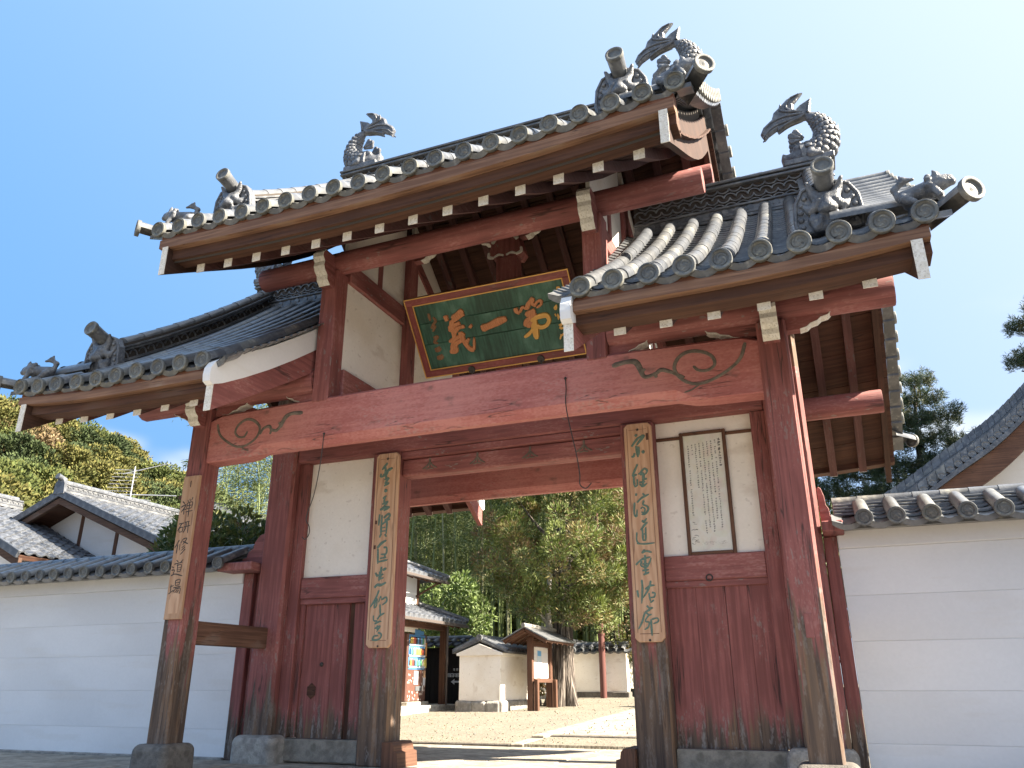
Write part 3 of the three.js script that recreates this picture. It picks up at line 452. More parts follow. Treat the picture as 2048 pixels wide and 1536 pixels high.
// bargeboards: curved boards under the verge, painted at the tip
function barge(R, S, x0, x1, top, bot, tip, mat) {
  const zs = [...Array(17)].map((_, i) => 3.42 * (1 - i / 8)), xm = (x0 + x1) / 2, B = (z) => mix(bot, tip, ss(0.2, 1, Math.abs(z) / 3.42));
  timber(R, 'bargeboard', loft(zs.map((z) => [[x0, S(xm, z) - top, z], [x1, S(xm, z) - top, z], [x1, S(xm, z) - B(z), z], [x0, S(xm, z) - B(z), z]])), mat, 'z');
  part(R, 'painted_end', uvAxis(loft([3.421, 3.430].map((z) => [[x0 - 0.003, S(xm, 3.42) - top - 0.01, z], [x1 + 0.003, S(xm, 3.42) - top - 0.01, z], [x1 + 0.003, S(xm, 3.42) - tip, z], [x0 - 0.003, S(xm, 3.42) - tip, z]])), 'x'), M.chalk);
}
for (const e of [1, -1]) {
  barge(W1, ST, Math.min(e * 2.88, e * 2.955), Math.max(e * 2.88, e * 2.955), 0.25, 0.84, 0.62, M.bargeBrown ??= skin(eaveWood, 1, 2, { color: [0.20, 0.15, 0.14], rough: 0.8, bump: 0.004 }));
  const R = e > 0 ? W2 : W3, S = e > 0 ? SR : SL;
  barge(R, S, Math.min(e * 4.68, e * 4.755), Math.max(e * 4.68, e * 4.755), 0.22, 0.70, 0.56, M.bargeBrown);
  barge(R, S, Math.min(e * 1.915, e * 1.995), Math.max(e * 1.915, e * 1.995), 0.30, 0.72, 0.60, M.red);
  // white plaster over the inner bargeboard, rounded at the front
  for (const s of [1, -1]) {
    const zs = [3.50, 3.49, 3.44, 3.3, 3.0, 2.6, 2.2, 1.8, 1.4];
    const top = [0.19, 0.13, 0.08, 0.07, 0.08, 0.10, 0.10, 0.10, 0.1], bot = [0.21, 0.28, 0.335, 0.36, 0.38, 0.395, 0.40, 0.40, 0.4], xi = e * 1.905, xo = e * 1.999;
    part(R, 'plaster_verge', uvAxis(loft(zs.map((z, i) => [[xi, S(2, z) - top[i], s * z], [xo, S(2, z) - top[i], s * z], [xo, S(2, z) - bot[i], s * z], [xi, S(2, z) - bot[i], s * z]])), 'z'), M.wall);
  }
}
// ridges
const eaveSq = uvAxis(bar(-0.135, 0.135, -0.06, 0.05, -0.06, 0.02, 0.012), "x");
const vergeT = withUV(barrel(0.6, 0.09, 0.09, 9, 220));
const capTile = withUV(mergeGeometries([loft([[0, 0.1], [-0.29, 0.094]].map(([z, r]) => [...Array(14)].map((_, i) => { const a = i / 14 * 2 * Math.PI; return [Math.cos(a) * r, Math.sin(a) * r, z]; })), { smooth: 0.8 })]));
const ringHalf = norm(new THREE.TorusGeometry(0.075, 0.013, 5, 9, Math.PI));
function ridgeX(R, xa, xb, y0, h) {
  const L = (z, ya, yb, mat = M.tile, n = 'ridge_layer') => part(R, n, uvAxis(bar(xa, xb, ya, yb, -z, z, 0.006), 'x'), mat);
  L(0.12, y0 - 0.25, y0 + h - 0.06, M.clay, 'ridge_core');
  L(0.24, y0, y0 + 0.04, M.tile); L(0.22, y0 + 0.055, y0 + 0.095, M.tile);
  L(0.17, y0 + 0.10, y0 + 0.20); L(0.20, y0 + 0.20, y0 + 0.23, M.tile);
  L(0.19, y0 + h - 0.19, y0 + h - 0.155, M.tile); L(0.21, y0 + h - 0.14, y0 + h - 0.105, M.tile);
  const band = [], lo = y0 + 0.235, hi = y0 + h - 0.195, rows = Math.max(2, Math.round((hi - lo) / 0.08)), dy = (hi - lo) / rows;
  for (let r = 0; r < rows; r++) for (let x = xa + 0.08 + (r % 2) * 0.075; x < xb - 0.06; x += 0.15) for (const s of [1, -1]) { const g = ringHalf.clone().scale(1, dy / 0.085, 1); if (r % 2) g.rotateZ(Math.PI).translate(0, dy, 0); band.push(g.translate(x, lo + r * dy, s * 0.135)); }
  for (let x = xa + 0.08; x < xb - 0.06; x += 0.16) for (const s of [1, -1]) band.push(norm(new THREE.CylinderGeometry(0.042, 0.042, 0.02, 10).rotateX(Math.PI / 2)).translate(x, y0 + 0.15, s * 0.175));
  tag(part(R, 'ridge_lattice', uvAxis(mergeGeometries(band.map(norm)), 'x'), M.tile), null, null, null, 'stuff');
  for (let x = xa + 0.29; x < xb + 0.05; x += 0.285) { const t = part(R, 'ridge_cap_tile', capTile, M.tile); t.rotation.y = Math.PI / 2; t.position.set(x, y0 + h - 0.08, 0); }
}
ridgeX(W1, -2.95, 2.95, 8.30, 0.72); ridgeX(W2, 1.90, 4.45, 6.50, 0.72); ridgeX(W3, -4.45, -1.90, 6.50, 0.72);

// descending ridges with a demon-faced end tile and a round horn tile above it
const oniPlate = (() => {
  const o = [[-0.27, 0], [-0.285, 0.12], [-0.265, 0.30], [-0.20, 0.42], [-0.08, 0.47], [0.08, 0.47], [0.20, 0.42], [0.265, 0.30], [0.285, 0.12], [0.27, 0]];
  const rim = [], g = [prism(o, 0.10, 0.012)];
  for (const s of [-1, 1]) {
    g.push(limb(o.filter((p) => p[0] * s > 0.05).map(([x, y]) => [x * 0.95, y * 0.97, 0.10]), [0.018, 0.018, 0.018, 0.018, 0.016].slice(0, o.filter((p) => p[0] * s > 0.05).length), 6));
    for (const [x, y] of [[0.215, 0.06], [0.222, 0.13], [0.22, 0.20], [0.205, 0.27], [0.175, 0.335]]) g.push(norm(new THREE.SphereGeometry(0.026, 8, 6)).translate(s * x, y, 0.10));
  }
  return uvAxis(mergeGeometries(g.map(norm)), 'x');
})();
const oniFace = uvAxis(blob([
  [-0.07, 0.30, 0.12, 0.05, 0.07, 0.30, 0.12, 0.05], [-0.09, 0.22, 0.13, 0.045, 0.09, 0.22, 0.13, 0.045], [0, 0.29, 0.13, 0.04, 0, 0.17, 0.20, 0.05], [-0.05, 0.16, 0.19, 0.03, 0.05, 0.16, 0.19, 0.03],
  [-0.12, 0.10, 0.12, 0.05, 0.12, 0.10, 0.12, 0.05], [-0.10, 0.03, 0.12, 0.045, 0.10, 0.03, 0.12, 0.045], [-0.10, 0.36, 0.11, 0.045, -0.14, 0.45, 0.15, 0.016], [0.10, 0.36, 0.11, 0.045, 0.14, 0.45, 0.15, 0.016],
  [-0.07, 0.09, 0.17, 0.018, -0.075, 0.04, 0.175, 0.008], [0.07, 0.09, 0.17, 0.018, 0.075, 0.04, 0.175, 0.008], [-0.07, 0.255, 0.165, 0.024, -0.07, 0.255, 0.165, 0.024], [0.07, 0.255, 0.165, 0.024, 0.07, 0.255, 0.165, 0.024],
  [-0.14, 0.20, 0.11, 0.04, -0.19, 0.26, 0.10, 0.02], [0.14, 0.20, 0.11, 0.04, 0.19, 0.26, 0.10, 0.02]], 0.035, 0.013), 'x');
function descending(R, S, x, s) {
  const zs = [0.25, 0.7, 1.2, 1.7, 2.2, 2.6, 2.86], at = (w, ya, yb) => loft(zs.map((z) => [[x - w, S(x, z) + ya, s * z], [x + w, S(x, z) + ya, s * z], [x + w, S(x, z) + yb, s * z], [x - w, S(x, z) + yb, s * z]]));
  const lay = (w, ya, yb, m = M.tile) => part(R, 'ridge_layer', uvAxis(at(w, ya, yb), 'z'), m);
  lay(0.09, -0.06, 0.34, M.clay); lay(0.155, 0.02, 0.07); lay(0.13, 0.085, 0.12); lay(0.14, 0.235, 0.262); lay(0.155, 0.275, 0.30);
  const band = []; for (let z = 0.4; z < 2.8; z += 0.13) for (const e of [1, -1]) band.push(ringHalf.clone().scale(0.8, 1.1, 1).rotateY(Math.PI / 2).translate(x + e * 0.10, S(x, z) + 0.13, s * z));
  tag(part(R, 'ridge_lattice', uvAxis(mergeGeometries(band), 'z'), M.tile), null, null, null, 'stuff');
  for (let i = 0; i < 10; i++) { const z = 0.32 + i * 0.265, t = part(R, 'ridge_cap_tile', capTile, M.tile); t.rotation.order = 'YXZ'; t.rotation.y = s < 0 ? Math.PI : 0; t.rotation.x = Math.atan(0.60 + 0.08 * (ZE - z)); t.position.set(x, S(x, z) + 0.33, s * z); t.scale.set(0.85, 0.85, 1.12); }
  if (s < 0) return;
  const o = part(R, 'demon_face_tile', oniPlate, M.orn); o.position.set(x, S(x, 2.88) - 0.03, 2.86); o.rotation.x = 0.05;
  part(o, 'demon_face', oniFace, M.orn);
  const P = bez([[0, 0.38, -0.10], [0, 0.42, 0.06], [0, 0.455, 0.18], [0, 0.50, 0.30]], 8), h = part(o, 'horn_tile', uvAxis(limb(P, P.map((_, i) => 0.074 + 0.016 * i / 8), 14), 'y'), M.tile);
  const d = new THREE.Mesh(discGeo, M.tileFace); d.name = 'tile_face'; shade(d); d.position.set(0, 0.502, 0.304); d.rotation.x = -0.22; d.scale.set(0.98, 0.98, 1); h.add(d);
}
for (const s of [1, -1]) { for (const x of [2.45, -2.45]) descending(W1, ST, x, s); descending(W2, SR, 4.17, s); descending(W3, SL, -4.17, s); }

// shachi: the fish with a tiger's head, standing on its chin at each ridge end
function fin(poly, t) { return prism(poly, t, t * 0.3); }
function fan(cx, cy, a0, a1, r, n, t) { // ribbed fan of rays
  const g = []; for (let i = 0; i < n; i++) { const a = mix(a0, a1, (i + 0.5) / n) * D2R, w = Math.abs(a1 - a0) / n * D2R * 0.60, R = r * (0.84 + 0.16 * Math.sin((i + 0.5) / n * Math.PI)); const p = (q, b) => [cx + Math.cos(b) * q, cy + Math.sin(b) * q];
    g.push(fin([p(0.03, a - w * 0.9), p(R * 0.90, a - w), p(R, a - w * 0.3), p(R * 0.97, a + w * 0.4), p(R * 0.88, a + w), p(0.03, a + w * 0.9)], t * (1 + 0.35 * (i % 2))).translate(0, 0, -t * (1 + 0.35 * (i % 2)) / 2)); }
  return mergeGeometries(g.map(norm));
}
const shachi = (() => {
  const path = bez([[-0.10, 0.10, 0], [0.06, 0.12, 0], [0.20, 0.26, 0], [0.235, 0.46, 0], [0.16, 0.66, 0], [0.04, 0.78, 0]], 14), rad = path.map((_, i) => { const t = i / 14; return 0.185 * (1 - t) ** 0.75 + 0.055; });
  const body = uvAxis(limb(path, rad, 12, 0.8), 'y');
  const scales = []; for (let i = 2; i < 13; i++) for (let k = 0; k < 12; k++) { const a = (k + (i % 2) * 0.5) / 12 * 2 * Math.PI, p = V(...path[i]), t = V(...path[i + 1]).sub(V(...path[i - 1])).normalize(), q = V(0, 0, 1), r = V().crossVectors(t, q).normalize(); const n = r.clone().multiplyScalar(Math.cos(a)).addScaledVector(q, Math.sin(a) * 0.8); const c = p.clone().addScaledVector(n, rad[i] * 0.97), g = norm(new THREE.SphereGeometry(rad[i] * 0.30, 6, 4)).scale(1, 0.9, 0.45); const m = new THREE.Matrix4().lookAt(V(0, 0, 0), n.clone().negate(), t).setPosition(c); scales.push(g.applyMatrix4(m)); }
  const head = uvAxis(blob([[-0.16, 0.10, 0, 0.13, 0.08, 0.14, 0, 0.17], [-0.28, 0.13, 0, 0.075, -0.16, 0.12, 0, 0.10], [-0.30, 0.04, 0, 0.05, -0.10, 0.03, 0, 0.09], [-0.15, 0.23, 0.09, 0.045, -0.06, 0.27, 0.10, 0.03], [-0.15, 0.23, -0.09, 0.045, -0.06, 0.27, -0.10, 0.03], [-0.31, 0.17, 0.03, 0.03, -0.33, 0.22, 0.04, 0.012], [-0.31, 0.17, -0.03, 0.03, -0.33, 0.22, -0.04, 0.012], [0.02, 0.06, 0.15, 0.07, 0.14, 0.03, 0.17, 0.03], [0.02, 0.06, -0.15, 0.07, 0.14, 0.03, -0.17, 0.03]], 0.05, 0.02), 'x');
  const outline = [[0, -30], [10, 60], [35, 230], [-20, 205], [-100, 165], [-150, 120], [-182, 85], [-172, 195], [-52, 335], [-140, 330], [-240, 292], [-350, 190], [-410, 140], [-440, 50], [-550, -40], [-592, -130], [-550, -232], [-500, -180], [-400, -122], [-390, -162], [-280, -92], [-180, -62], [-60, -62]].map(([x, y]) => [0.09 + x * 0.00112, 0.78 + y * 0.00112]);
  const ribs = [[[0.02, 0.77], [-0.2, 0.74], [-0.42, 0.68], [-0.55, 0.55]], [[0.02, 0.79], [-0.2, 0.82], [-0.40, 0.78], [-0.50, 0.70]], [[-0.02, 0.82], [-0.20, 0.94], [-0.15, 1.08], [-0.02, 1.13]], [[-0.04, 0.84], [-0.28, 0.93], [-0.27, 1.02]], [[0.06, 0.80], [0.08, 0.90], [0.11, 1.0]], [[-0.02, 0.75], [-0.2, 0.70], [-0.34, 0.62]]];
  const tail = uvAxis(mergeGeometries([fin(outline, 0.085).translate(0, 0, -0.0425), ...ribs.flatMap((r) => [1, -1].map((q) => { const c = bez(r.map(([x, y]) => [x, y, q * 0.045]), 8); return limb(c, c.map((_, i) => 0.024 - i * 0.0016), 6); }))].map(norm)), 'x');
  const side = uvAxis(fan(-0.02, 0.34, 120, 190, 0.24, 3, 0.04), 'x'), spine = uvAxis(norm(new THREE.ConeGeometry(0.022, 0.09, 5)), 'y');
  const g = new THREE.Group(); g.name = 'fish_ornament';
  const b = part(g, 'fish_body', body, M.orn); tag(part(b, 'scales', uvAxis(mergeGeometries(scales), 'y'), M.orn), null, null, null, 'stuff'); part(g, 'fish_head', head, M.orn); part(g, 'tail_fin', tail, M.orn); for (const q of [1, -1]) part(g, 'side_fin', side, M.orn).position.z = q * 0.11; for (let i = 0; i < 7; i++) { const c = part(g, 'back_spine', spine, M.orn); c.rotation.z = -1.1 + i * 0.22; c.position.set(0.30 + 0.10 * Math.sin((i + 0.4) / 7 * Math.PI) - (i > 4 ? (i - 4) * 0.06 : 0), 0.16 + i * 0.085, 0); } part(g, 'base_tile', uvAxis(bar(-0.33, 0.29, -0.05, 0.03, -0.18, 0.18, 0.01), 'x'), M.orn);
  return g;
})();
shachi.removeFromParent();
for (const [x, y, k] of [[2.62, 9.00, 1.0], [-2.62, 8.98, 1.0], [4.22, 7.20, 0.98], [-4.22, 7.20, 0.98]]) { const o = shachi.clone(); o.position.set(x, y, 0); o.scale.setScalar(k); if (x < 0) o.rotation.y = Math.PI; gate.add(o); }
// small lions crouching on the eave corners
const lionGeo = uvAxis(blob([[0.10, 0.10, 0, 0.062, -0.05, 0.11, 0, 0.06], [-0.13, 0.13, 0, 0.066, -0.15, 0.12, 0, 0.06], [-0.205, 0.105, 0, 0.034, -0.22, 0.10, 0, 0.03], [-0.19, 0.145, 0, 0.03, -0.21, 0.14, 0, 0.025],
  ...[...Array(9)].map((_, i) => { const a = i / 9 * 6.283; return [-0.085 + 0.012 * (i % 2), 0.125 + Math.sin(a) * 0.068, Math.cos(a) * 0.068, 0.024, -0.075, 0.125 + Math.sin(a) * 0.075, Math.cos(a) * 0.075, 0.02]; }),
  [-0.09, 0.10, 0.05, 0.032, -0.14, 0.0, 0.06, 0.024], [-0.09, 0.10, -0.05, 0.032, -0.14, 0.0, -0.06, 0.024], [0.10, 0.06, 0.055, 0.042, 0.03, 0.0, 0.065, 0.024], [0.10, 0.06, -0.055, 0.042, 0.03, 0.0, -0.065, 0.024], [-0.13, 0.19, 0.04, 0.02, -0.12, 0.215, 0.048, 0.008], [-0.13, 0.19, -0.04, 0.02, -0.12, 0.215, -0.048, 0.008],
  [0.15, 0.12, 0, 0.026, 0.17, 0.20, 0, 0.024], [0.17, 0.20, 0, 0.024, 0.10, 0.25, 0, 0.026], [0.10, 0.25, 0, 0.026, 0.03, 0.235, 0, 0.012], [0.10, 0.25, 0, 0.022, 0.12, 0.30, 0, 0.008]], 0.022, 0.0095), 'x');
for (const [x, y, z, a] of [[3.0, ST(3, 3.2) + 0.06, 3.18, 2.8], [-3.0, ST(-3, 3.2) + 0.06, 3.18, 0.3], [4.84, SR(4.84, 3.25) + 0.06, 3.22, 2.8], [-4.84, SL(-4.84, 3.25) + 0.05, 3.22, 0.3]]) { const l = part(gate, 'lion_ornament', lionGeo, M.orn); l.position.set(x, y, z); l.rotation.y = a; l.scale.setScalar(1.05); }
// ---- timber frame
const B = (name, x0, x1, y0, y1, z0, z1, mat = M.red, grain, c = 0.012, fixed = false) => {
  if (!grain) { const d = [x1 - x0, y1 - y0, z1 - z0]; grain = 'xyz'[d.indexOf(Math.max(...d))]; }
  return timber(gate, name, bar(x0, x1, y0, y1, z0, z1, c), mat, grain, fixed);
};
// post with uv tied to its height so the worn foot sits at the ground
function post(parent, name, x0, x1, y0, y1, z0, z1, mat, c = 0.02) { const g = uvAxis(bar(x0, x1, y0, y1, z0, z1, c), 'y', true), uv = g.attributes.uv, o = rr(0, 1); for (let i = 0; i < uv.count; i++) uv.setX(i, uv.getX(i) + o); return part(parent, name, g, mat); }
const rock = (w, h, d, r, seed = 1) => { const g = new RoundedBoxGeometry(w, h, d, 5, r), p = g.attributes.position; for (let i = 0; i < p.count; i++) { const x = p.getX(i), y = p.getY(i), z = p.getZ(i), n = (Math.sin(x * 9 + seed) * Math.sin(y * 11 + seed * 2) * Math.sin(z * 10 + seed * 3)) * 0.018; p.setXYZ(i, x * (1 + n), y * (1 + n * 0.5), z * (1 + n)); } g.computeVertexNormals(); return uvAxis(g, 'y'); };
for (const e of [-1, 1]) {
  const xs = (a, b) => e > 0 ? [a, b] : [-b, -a];
  for (const s of [1, -1]) {
    const [a, b] = xs(3.40, 3.68), z = s > 0 ? [1.56, 1.86] : [-1.86, -1.56];
    post(gate, 'support_post', a, b, 0.29, 4.30, ...z, M.postWorn, 0.022);
    const st = part(gate, 'base_stone', rock(0.52, 0.40, 0.52, 0.09, e + s), M.stoneDark); st.position.set(e * 3.54, 0.12, s * 1.71);
    // tie to the main pillar, weathered grey
    B('tie_beam', ...xs(3.46, 3.62), 1.395, 1.665, ...(s > 0 ? [0.19, 1.57] : [-1.57, -0.21]), M.tieWood ??= skin(eaveWood, 0.8, 1.7, { color: [0.62, 0.58, 0.62], rough: 0.85, bump: 0.006 }), 'z');
    B('tie_beam', ...xs(3.46, 3.62), 4.32, 4.58, ...(s > 0 ? [0.19, 1.66] : [-1.66, -0.21]), M.red, 'z');
    // short posts of the raised roof, standing on the great beam
    B('short_post', ...xs(1.64, 1.875), 4.16, 5.98, ...(s > 0 ? [1.57, 1.83] : [-1.83, -1.57]), M.red, 'y', 0.016);
  }
  post(gate, 'main_pillar', ...xs(3.28, 3.72), 0.26, 5.62, -0.22, 0.20, M.post, 0.035);
  const st = part(gate, 'base_stone', rock(0.68, 0.42, 0.70, 0.10, 5 + e), M.stone); st.position.set(e * 3.44, 0.12, 0.0);
  // end post of the precinct wall with its moulded cap
  const we = e > 0 ? 3.865 : 4.13, wk = e > 0 ? 0.30 : 1;
  post(gate, 'wall_end_post', ...xs(we - (e > 0 ? 0.14 : 0.18), we), 0.0, 2.44, -0.24, 0.015, M.door, 0.01);
  if (e < 0) B('wall_end_board', ...xs(3.72, 3.95), 0.0, 2.44, -0.16, -0.06, M.red, 'y');
  B('cap_board', ...xs(3.73, e > 0 ? 3.95 : 4.33), 2.441, 2.555, -0.36, 0.36, M.red, 'z');
  timber(gate, 'cap_wing', prismZ([[3.73, 2.56], [4.16, 2.56], [4.15, 2.64], [4.08, 2.66], [4.06, 2.74], [3.98, 2.78], [3.96, 2.88], [3.88, 2.97], [3.80, 2.99], [3.73, 2.97]].map(([x, y]) => [e * (3.73 + (x - 3.73) * wk), y]), -0.05, 0.06), M.red, 'x');
  // door posts, frame and infill
  post(gate, 'door_post', ...xs(1.56, 1.965), 0.0, 3.955, -0.2, 0.195, M.postWorn, 0.02);
  timber(gate, 'door_block', prismZ([[1.56, 0], [1.33, 0], [1.345, 0.17], [1.39, 0.185], [1.40, 0.25], [1.43, 0.285], [1.56, 0.285]].map(([x, y]) => [e * x, y]), -0.24, 0.26), M.brownWood, 'z');
  post(gate, 'frame_stile', ...xs(3.105, 3.28), 0.30, 3.955, -0.1, 0.075, M.door, 0.01);
  B('panel_rail', ...xs(1.965, 3.105), 2.04, 2.325, -0.09, 0.045, M.red, 'x');
  part(gate, 'plaster_panel', uvAxis(bar(...xs(1.965, 3.105), 2.325, 3.958, -0.05, -0.004, 0.002), 'x'), M.plaster);
  B('threshold', ...xs(1.965, 3.28), 0.02, 0.285, -0.1, 0.10, M.sill ??= skin(stoneTex, 0.8, 0.8, { color: [0.72, 0.69, 0.64], rough: 0.85, bump: 0.004 }), 'x');
  B('door_head', ...xs(1.965, 3.105), 1.965, 2.039, -0.12, 0.02, M.red, 'x', 0.006);
}
// left wicket: two leaves of boards with a dark gap; right bay: fixed boarding
const boards = (xa, xb, n, y0, y1, z, mat) => { for (let k = 0; k < n; k++) { const w = (xb - xa) / n, j = rr(-0.004, 0.004); post(gate, 'door_board', xa + k * w + 0.0008, xa + (k + 1) * w - 0.0008, y0, y1, z - 0.05, z + j * 0.5, mat, 0.0025); } };
boards(-3.03, -2.335, 3, 0.287, 1.964, -0.035, M.door); boards(-2.255, -1.97, 2, 0.287, 1.964, -0.045, M.door);
post(gate, 'door_stile', -2.335, -2.255, 0.286, 1.964, -0.12, -0.07, M.doorDark ??= skin(eaveWood, 1, 2, { color: [0.30, 0.23, 0.21], rough: 0.85 }), 0.004);
post(gate, 'frame_stile', -3.105, -3.03, 0.30, 1.965, -0.09, 0.0, M.door, 0.006);
boards(1.97, 2.618, 2, 0.285, 1.985, -0.01, M.door); boards(2.622, 3.105, 2, 0.285, 1.985, -0.007, M.door);
for (const [x, y, r] of [[-2.71, 1.19, 0.030]]) part(gate, 'door_pull', norm(new THREE.SphereGeometry(r, 10, 8)).scale(1, 1, 0.7), M.iron).position.set(x, y, -0.03);
part(gate, 'lock_plate', uvAxis(prismZ([[-0.065, 0.05], [0, 0.10], [0.065, 0.05], [0.065, -0.05], [0, -0.10], [-0.065, -0.05]], 0, 0.012), 'x'), M.eaveDark).position.set(-2.84, 0.86, -0.034);
part(gate, 'ring_pull', norm(new THREE.TorusGeometry(0.035, 0.008, 6, 14)), M.iron).position.set(2.47, 2.06, 0.05);
part(gate, 'repair_patch', uvAxis(bar(3.505, 3.575, 1.30, 1.50, 1.858, 1.866, 0.002), 'y'), M.red);

// main beam and lintel of the doorway, with four worn carved knobs
B('main_beam', -3.28, 3.28, 3.958, 4.42, -0.17, 0.15, M.red, 'x', 0.02);
B('lintel_moulding', -1.56, 1.56, 3.852, 3.957, -0.15, 0.125, M.red, 'x');
B('lintel', -1.56, 1.56, 3.61, 3.850, -0.13, 0.085, M.red, 'x', 0.02);
for (const x of [-1.13, -0.42, 0.33, 1.06]) { const k = part(gate, 'carved_knob', uvAxis(strokes([[0.035, x, 3.835, x, 3.775], [0.030, x, 3.775, x - 0.05, 3.72, x - 0.11, 3.685], [0.030, x, 3.775, x + 0.05, 3.72, x + 0.11, 3.685], [0.026, x, 3.76, x, 3.70], [0.022, x - 0.06, 3.68, x, 3.69, x + 0.06, 3.68]], 0.014), 'x'), M.groove); k.position.z = 0.082; }
// the two great beams: slightly cambered, chamfered below, thicker at the ends
function greatBeam(s) {
  const rings = [], z1 = s * 1.82, z0 = s * 1.58; const N = 40;
  for (let i = 0; i <= N; i++) {
    const x = -3.41 + 6.82 * i / N, a = Math.abs(x), t = ss(2.80, 2.55, a), camber = 0.045 * (1 - (a / 3.41) ** 2), yb = 3.565 + t * 0.035 + camber * 0.6, yt = 4.185 + camber - 0.05 * ss(3.2, 3.41, a), ch = 0.012 + t * 0.085;
    rings.push([[x, yt - 0.03, z1], [x, yb + ch, z1], [x, yb, z1 - s * ch * 0.8], [x, yb, z0 + s * ch * 0.8], [x, yb + ch, z0], [x, yt - 0.03, z0], [x, yt, z0 + s * 0.03], [x, yt, z1 - s * 0.03]]);
  }
  const b = timber(gate, 'great_beam', loft(rings), M.beam, 'x');
  for (const list of STROKES.swirl) part(b, 'carved_scroll', uvAxis(strokes(list.map(([q, ...r]) => [q * 1.35, ...r]), 0.008, 0.2).scale(1, 1, s).translate(0, 0, s * 1.819), 'x'), M.groove);
}
greatBeam(1); greatBeam(-1);

// purlins, nearly round
function purlin(parent, xa, xb, yc, z, r, tilt = 0) {
  const oct = (x, k) => [...Array(12)].map((_, i) => { const a = (i + 0.5) / 12 * 2 * Math.PI, q = r * k; return [x, yc + tilt * x + Math.max(-q * 0.93, Math.min(q * 0.93, Math.sin(a) * q)), z + Math.cos(a) * q * 0.9]; });
  timber(parent, 'purlin', loft([oct(xa, 0.96), oct(xa + 0.015, 1), oct(0.5 * (xa + xb), 1), oct(xb - 0.015, 1), oct(xb, 0.96)], { smooth: 0.75 }), M.red, 'x');
}
for (const s of [1, -1]) { purlin(W1, -2.90, 3.03, 6.125, s * 1.72, 0.158, 0.012); purlin(W2, 1.88, 4.69, 4.465, s * 1.72, 0.165); purlin(W3, -4.69, -1.88, 4.465, s * 1.72, 0.165); }
purlin(W1, -2.88, 2.98, 7.36, 0, 0.15, 0.012); purlin(W2, 1.88, 4.69, 5.66, 0, 0.15); purlin(W3, -4.69, -1.88, 5.66, 0, 0.15);

// moulded beam noses in front of the posts, white on the cut face
function nose(x, y, h, z, d) {
  const f = [[z, y + h], [z + d * 0.80, y + h], [z + d, y + h * 0.86], [z + d * 1.02, y + h * 0.74], [z + d * 0.86, y + h * 0.62], [z + d * 0.90, y + h * 0.48], [z + d * 0.80, y + h * 0.36], [z + d * 0.60, y + h * 0.26], [z + d * 0.56, y + h * 0.12], [z + d * 0.34, y]];
  const n = timber(gate, 'beam_nose', prismX([...f, [z - 0.1, y], [z - 0.1, y + h]], x - 0.075, x + 0.075), M.red, 'z');
  part(n, 'painted_end', uvAxis(capX(f.slice(1), x - 0.079, x + 0.079, 0.005), 'x'), M.chalk);
}
for (const e of [-1, 1]) { nose(e * 1.757, 5.70, 0.46 + 0.01 * e, 1.83, 0.27); nose(e * 3.54, 4.04, 0.38, 1.86, 0.24); }
// bracket arms under the purlins, white along the scrolled edge
function arm(x, dir, y, z, L, h, w = 0.12) {
  const u = [[0, 0], [L * 0.30, 0.0], [L * 0.46, h * 0.10], [L * 0.54, h * 0.30], [L * 0.70, h * 0.42], [L * 0.78, h * 0.62], [L * 0.94, h * 0.72], [L, h * 0.88], [L * 0.97, h]].map(([a, b]) => [x + dir * a, y + b]);
  const n = timber(gate, 'bracket_arm', prismZ([...u, [x, y + h]], z - w / 2, z + w / 2), M.red, 'x');
  part(n, 'painted_edge', uvAxis(capZ(dir > 0 ? u.slice(1).reverse() : u.slice(1), z - w / 2 - 0.004, z + w / 2 + 0.004, 0.006), 'x'), M.chalk);
}
for (const e of [-1, 1]) {
  arm(e * 3.40, -e, 4.19, 1.71, 0.50, 0.15); arm(e * 3.68, e, 4.19, 1.71, 0.42, 0.15); arm(e * 1.875, e, 4.19, 1.71, 0.42, 0.15);
  arm(e * 3.28, -e, 5.36, 0, 0.5, 0.17); arm(e * 3.72, e, 5.36, 0, 0.5, 0.17);
  arm(e * 1.55, -e, 6.98, 0, 0.42, 0.22);
}
// strut under the ridge in the middle, cloud-shaped capital
B('ridge_strut', -0.16, 0.16, 4.42, 6.72, -0.10, 0.10, M.red, 'y');
timber(gate, 'capital', prismZ([[-0.19, 6.70], [-0.25, 6.78], [-0.21, 6.95], [-0.16, 7.12], [0.16, 7.12], [0.21, 6.95], [0.25, 6.78], [0.19, 6.70], [0.08, 6.73], [0, 6.70], [-0.08, 6.73]], -0.15, 0.15), M.red, 'y');
for (const e of [-1, 1]) part(gate, 'painted_edge', uvAxis(strokes([[0.05, e * 0.17, 6.70, e * 0.25, 6.73, e * 0.25, 6.80], [0.035, e * 0.02, 6.715, e * 0.10, 6.74, e * 0.18, 6.705], [0.07, e * 0.12, 7.05, e * 0.20, 6.94]], 0.012, 0.1), 'x'), M.chalk).position.z = 0.147;
part(gate, 'bearing_block', uvAxis(bar(-0.17, 0.17, 7.10, 7.24, -0.16, 0.16), 'x'), M.chalk);
arm(0.16, 1, 7.02, 0, 0.42, 0.20); arm(-0.16, -1, 7.02, 0, 0.42, 0.20);

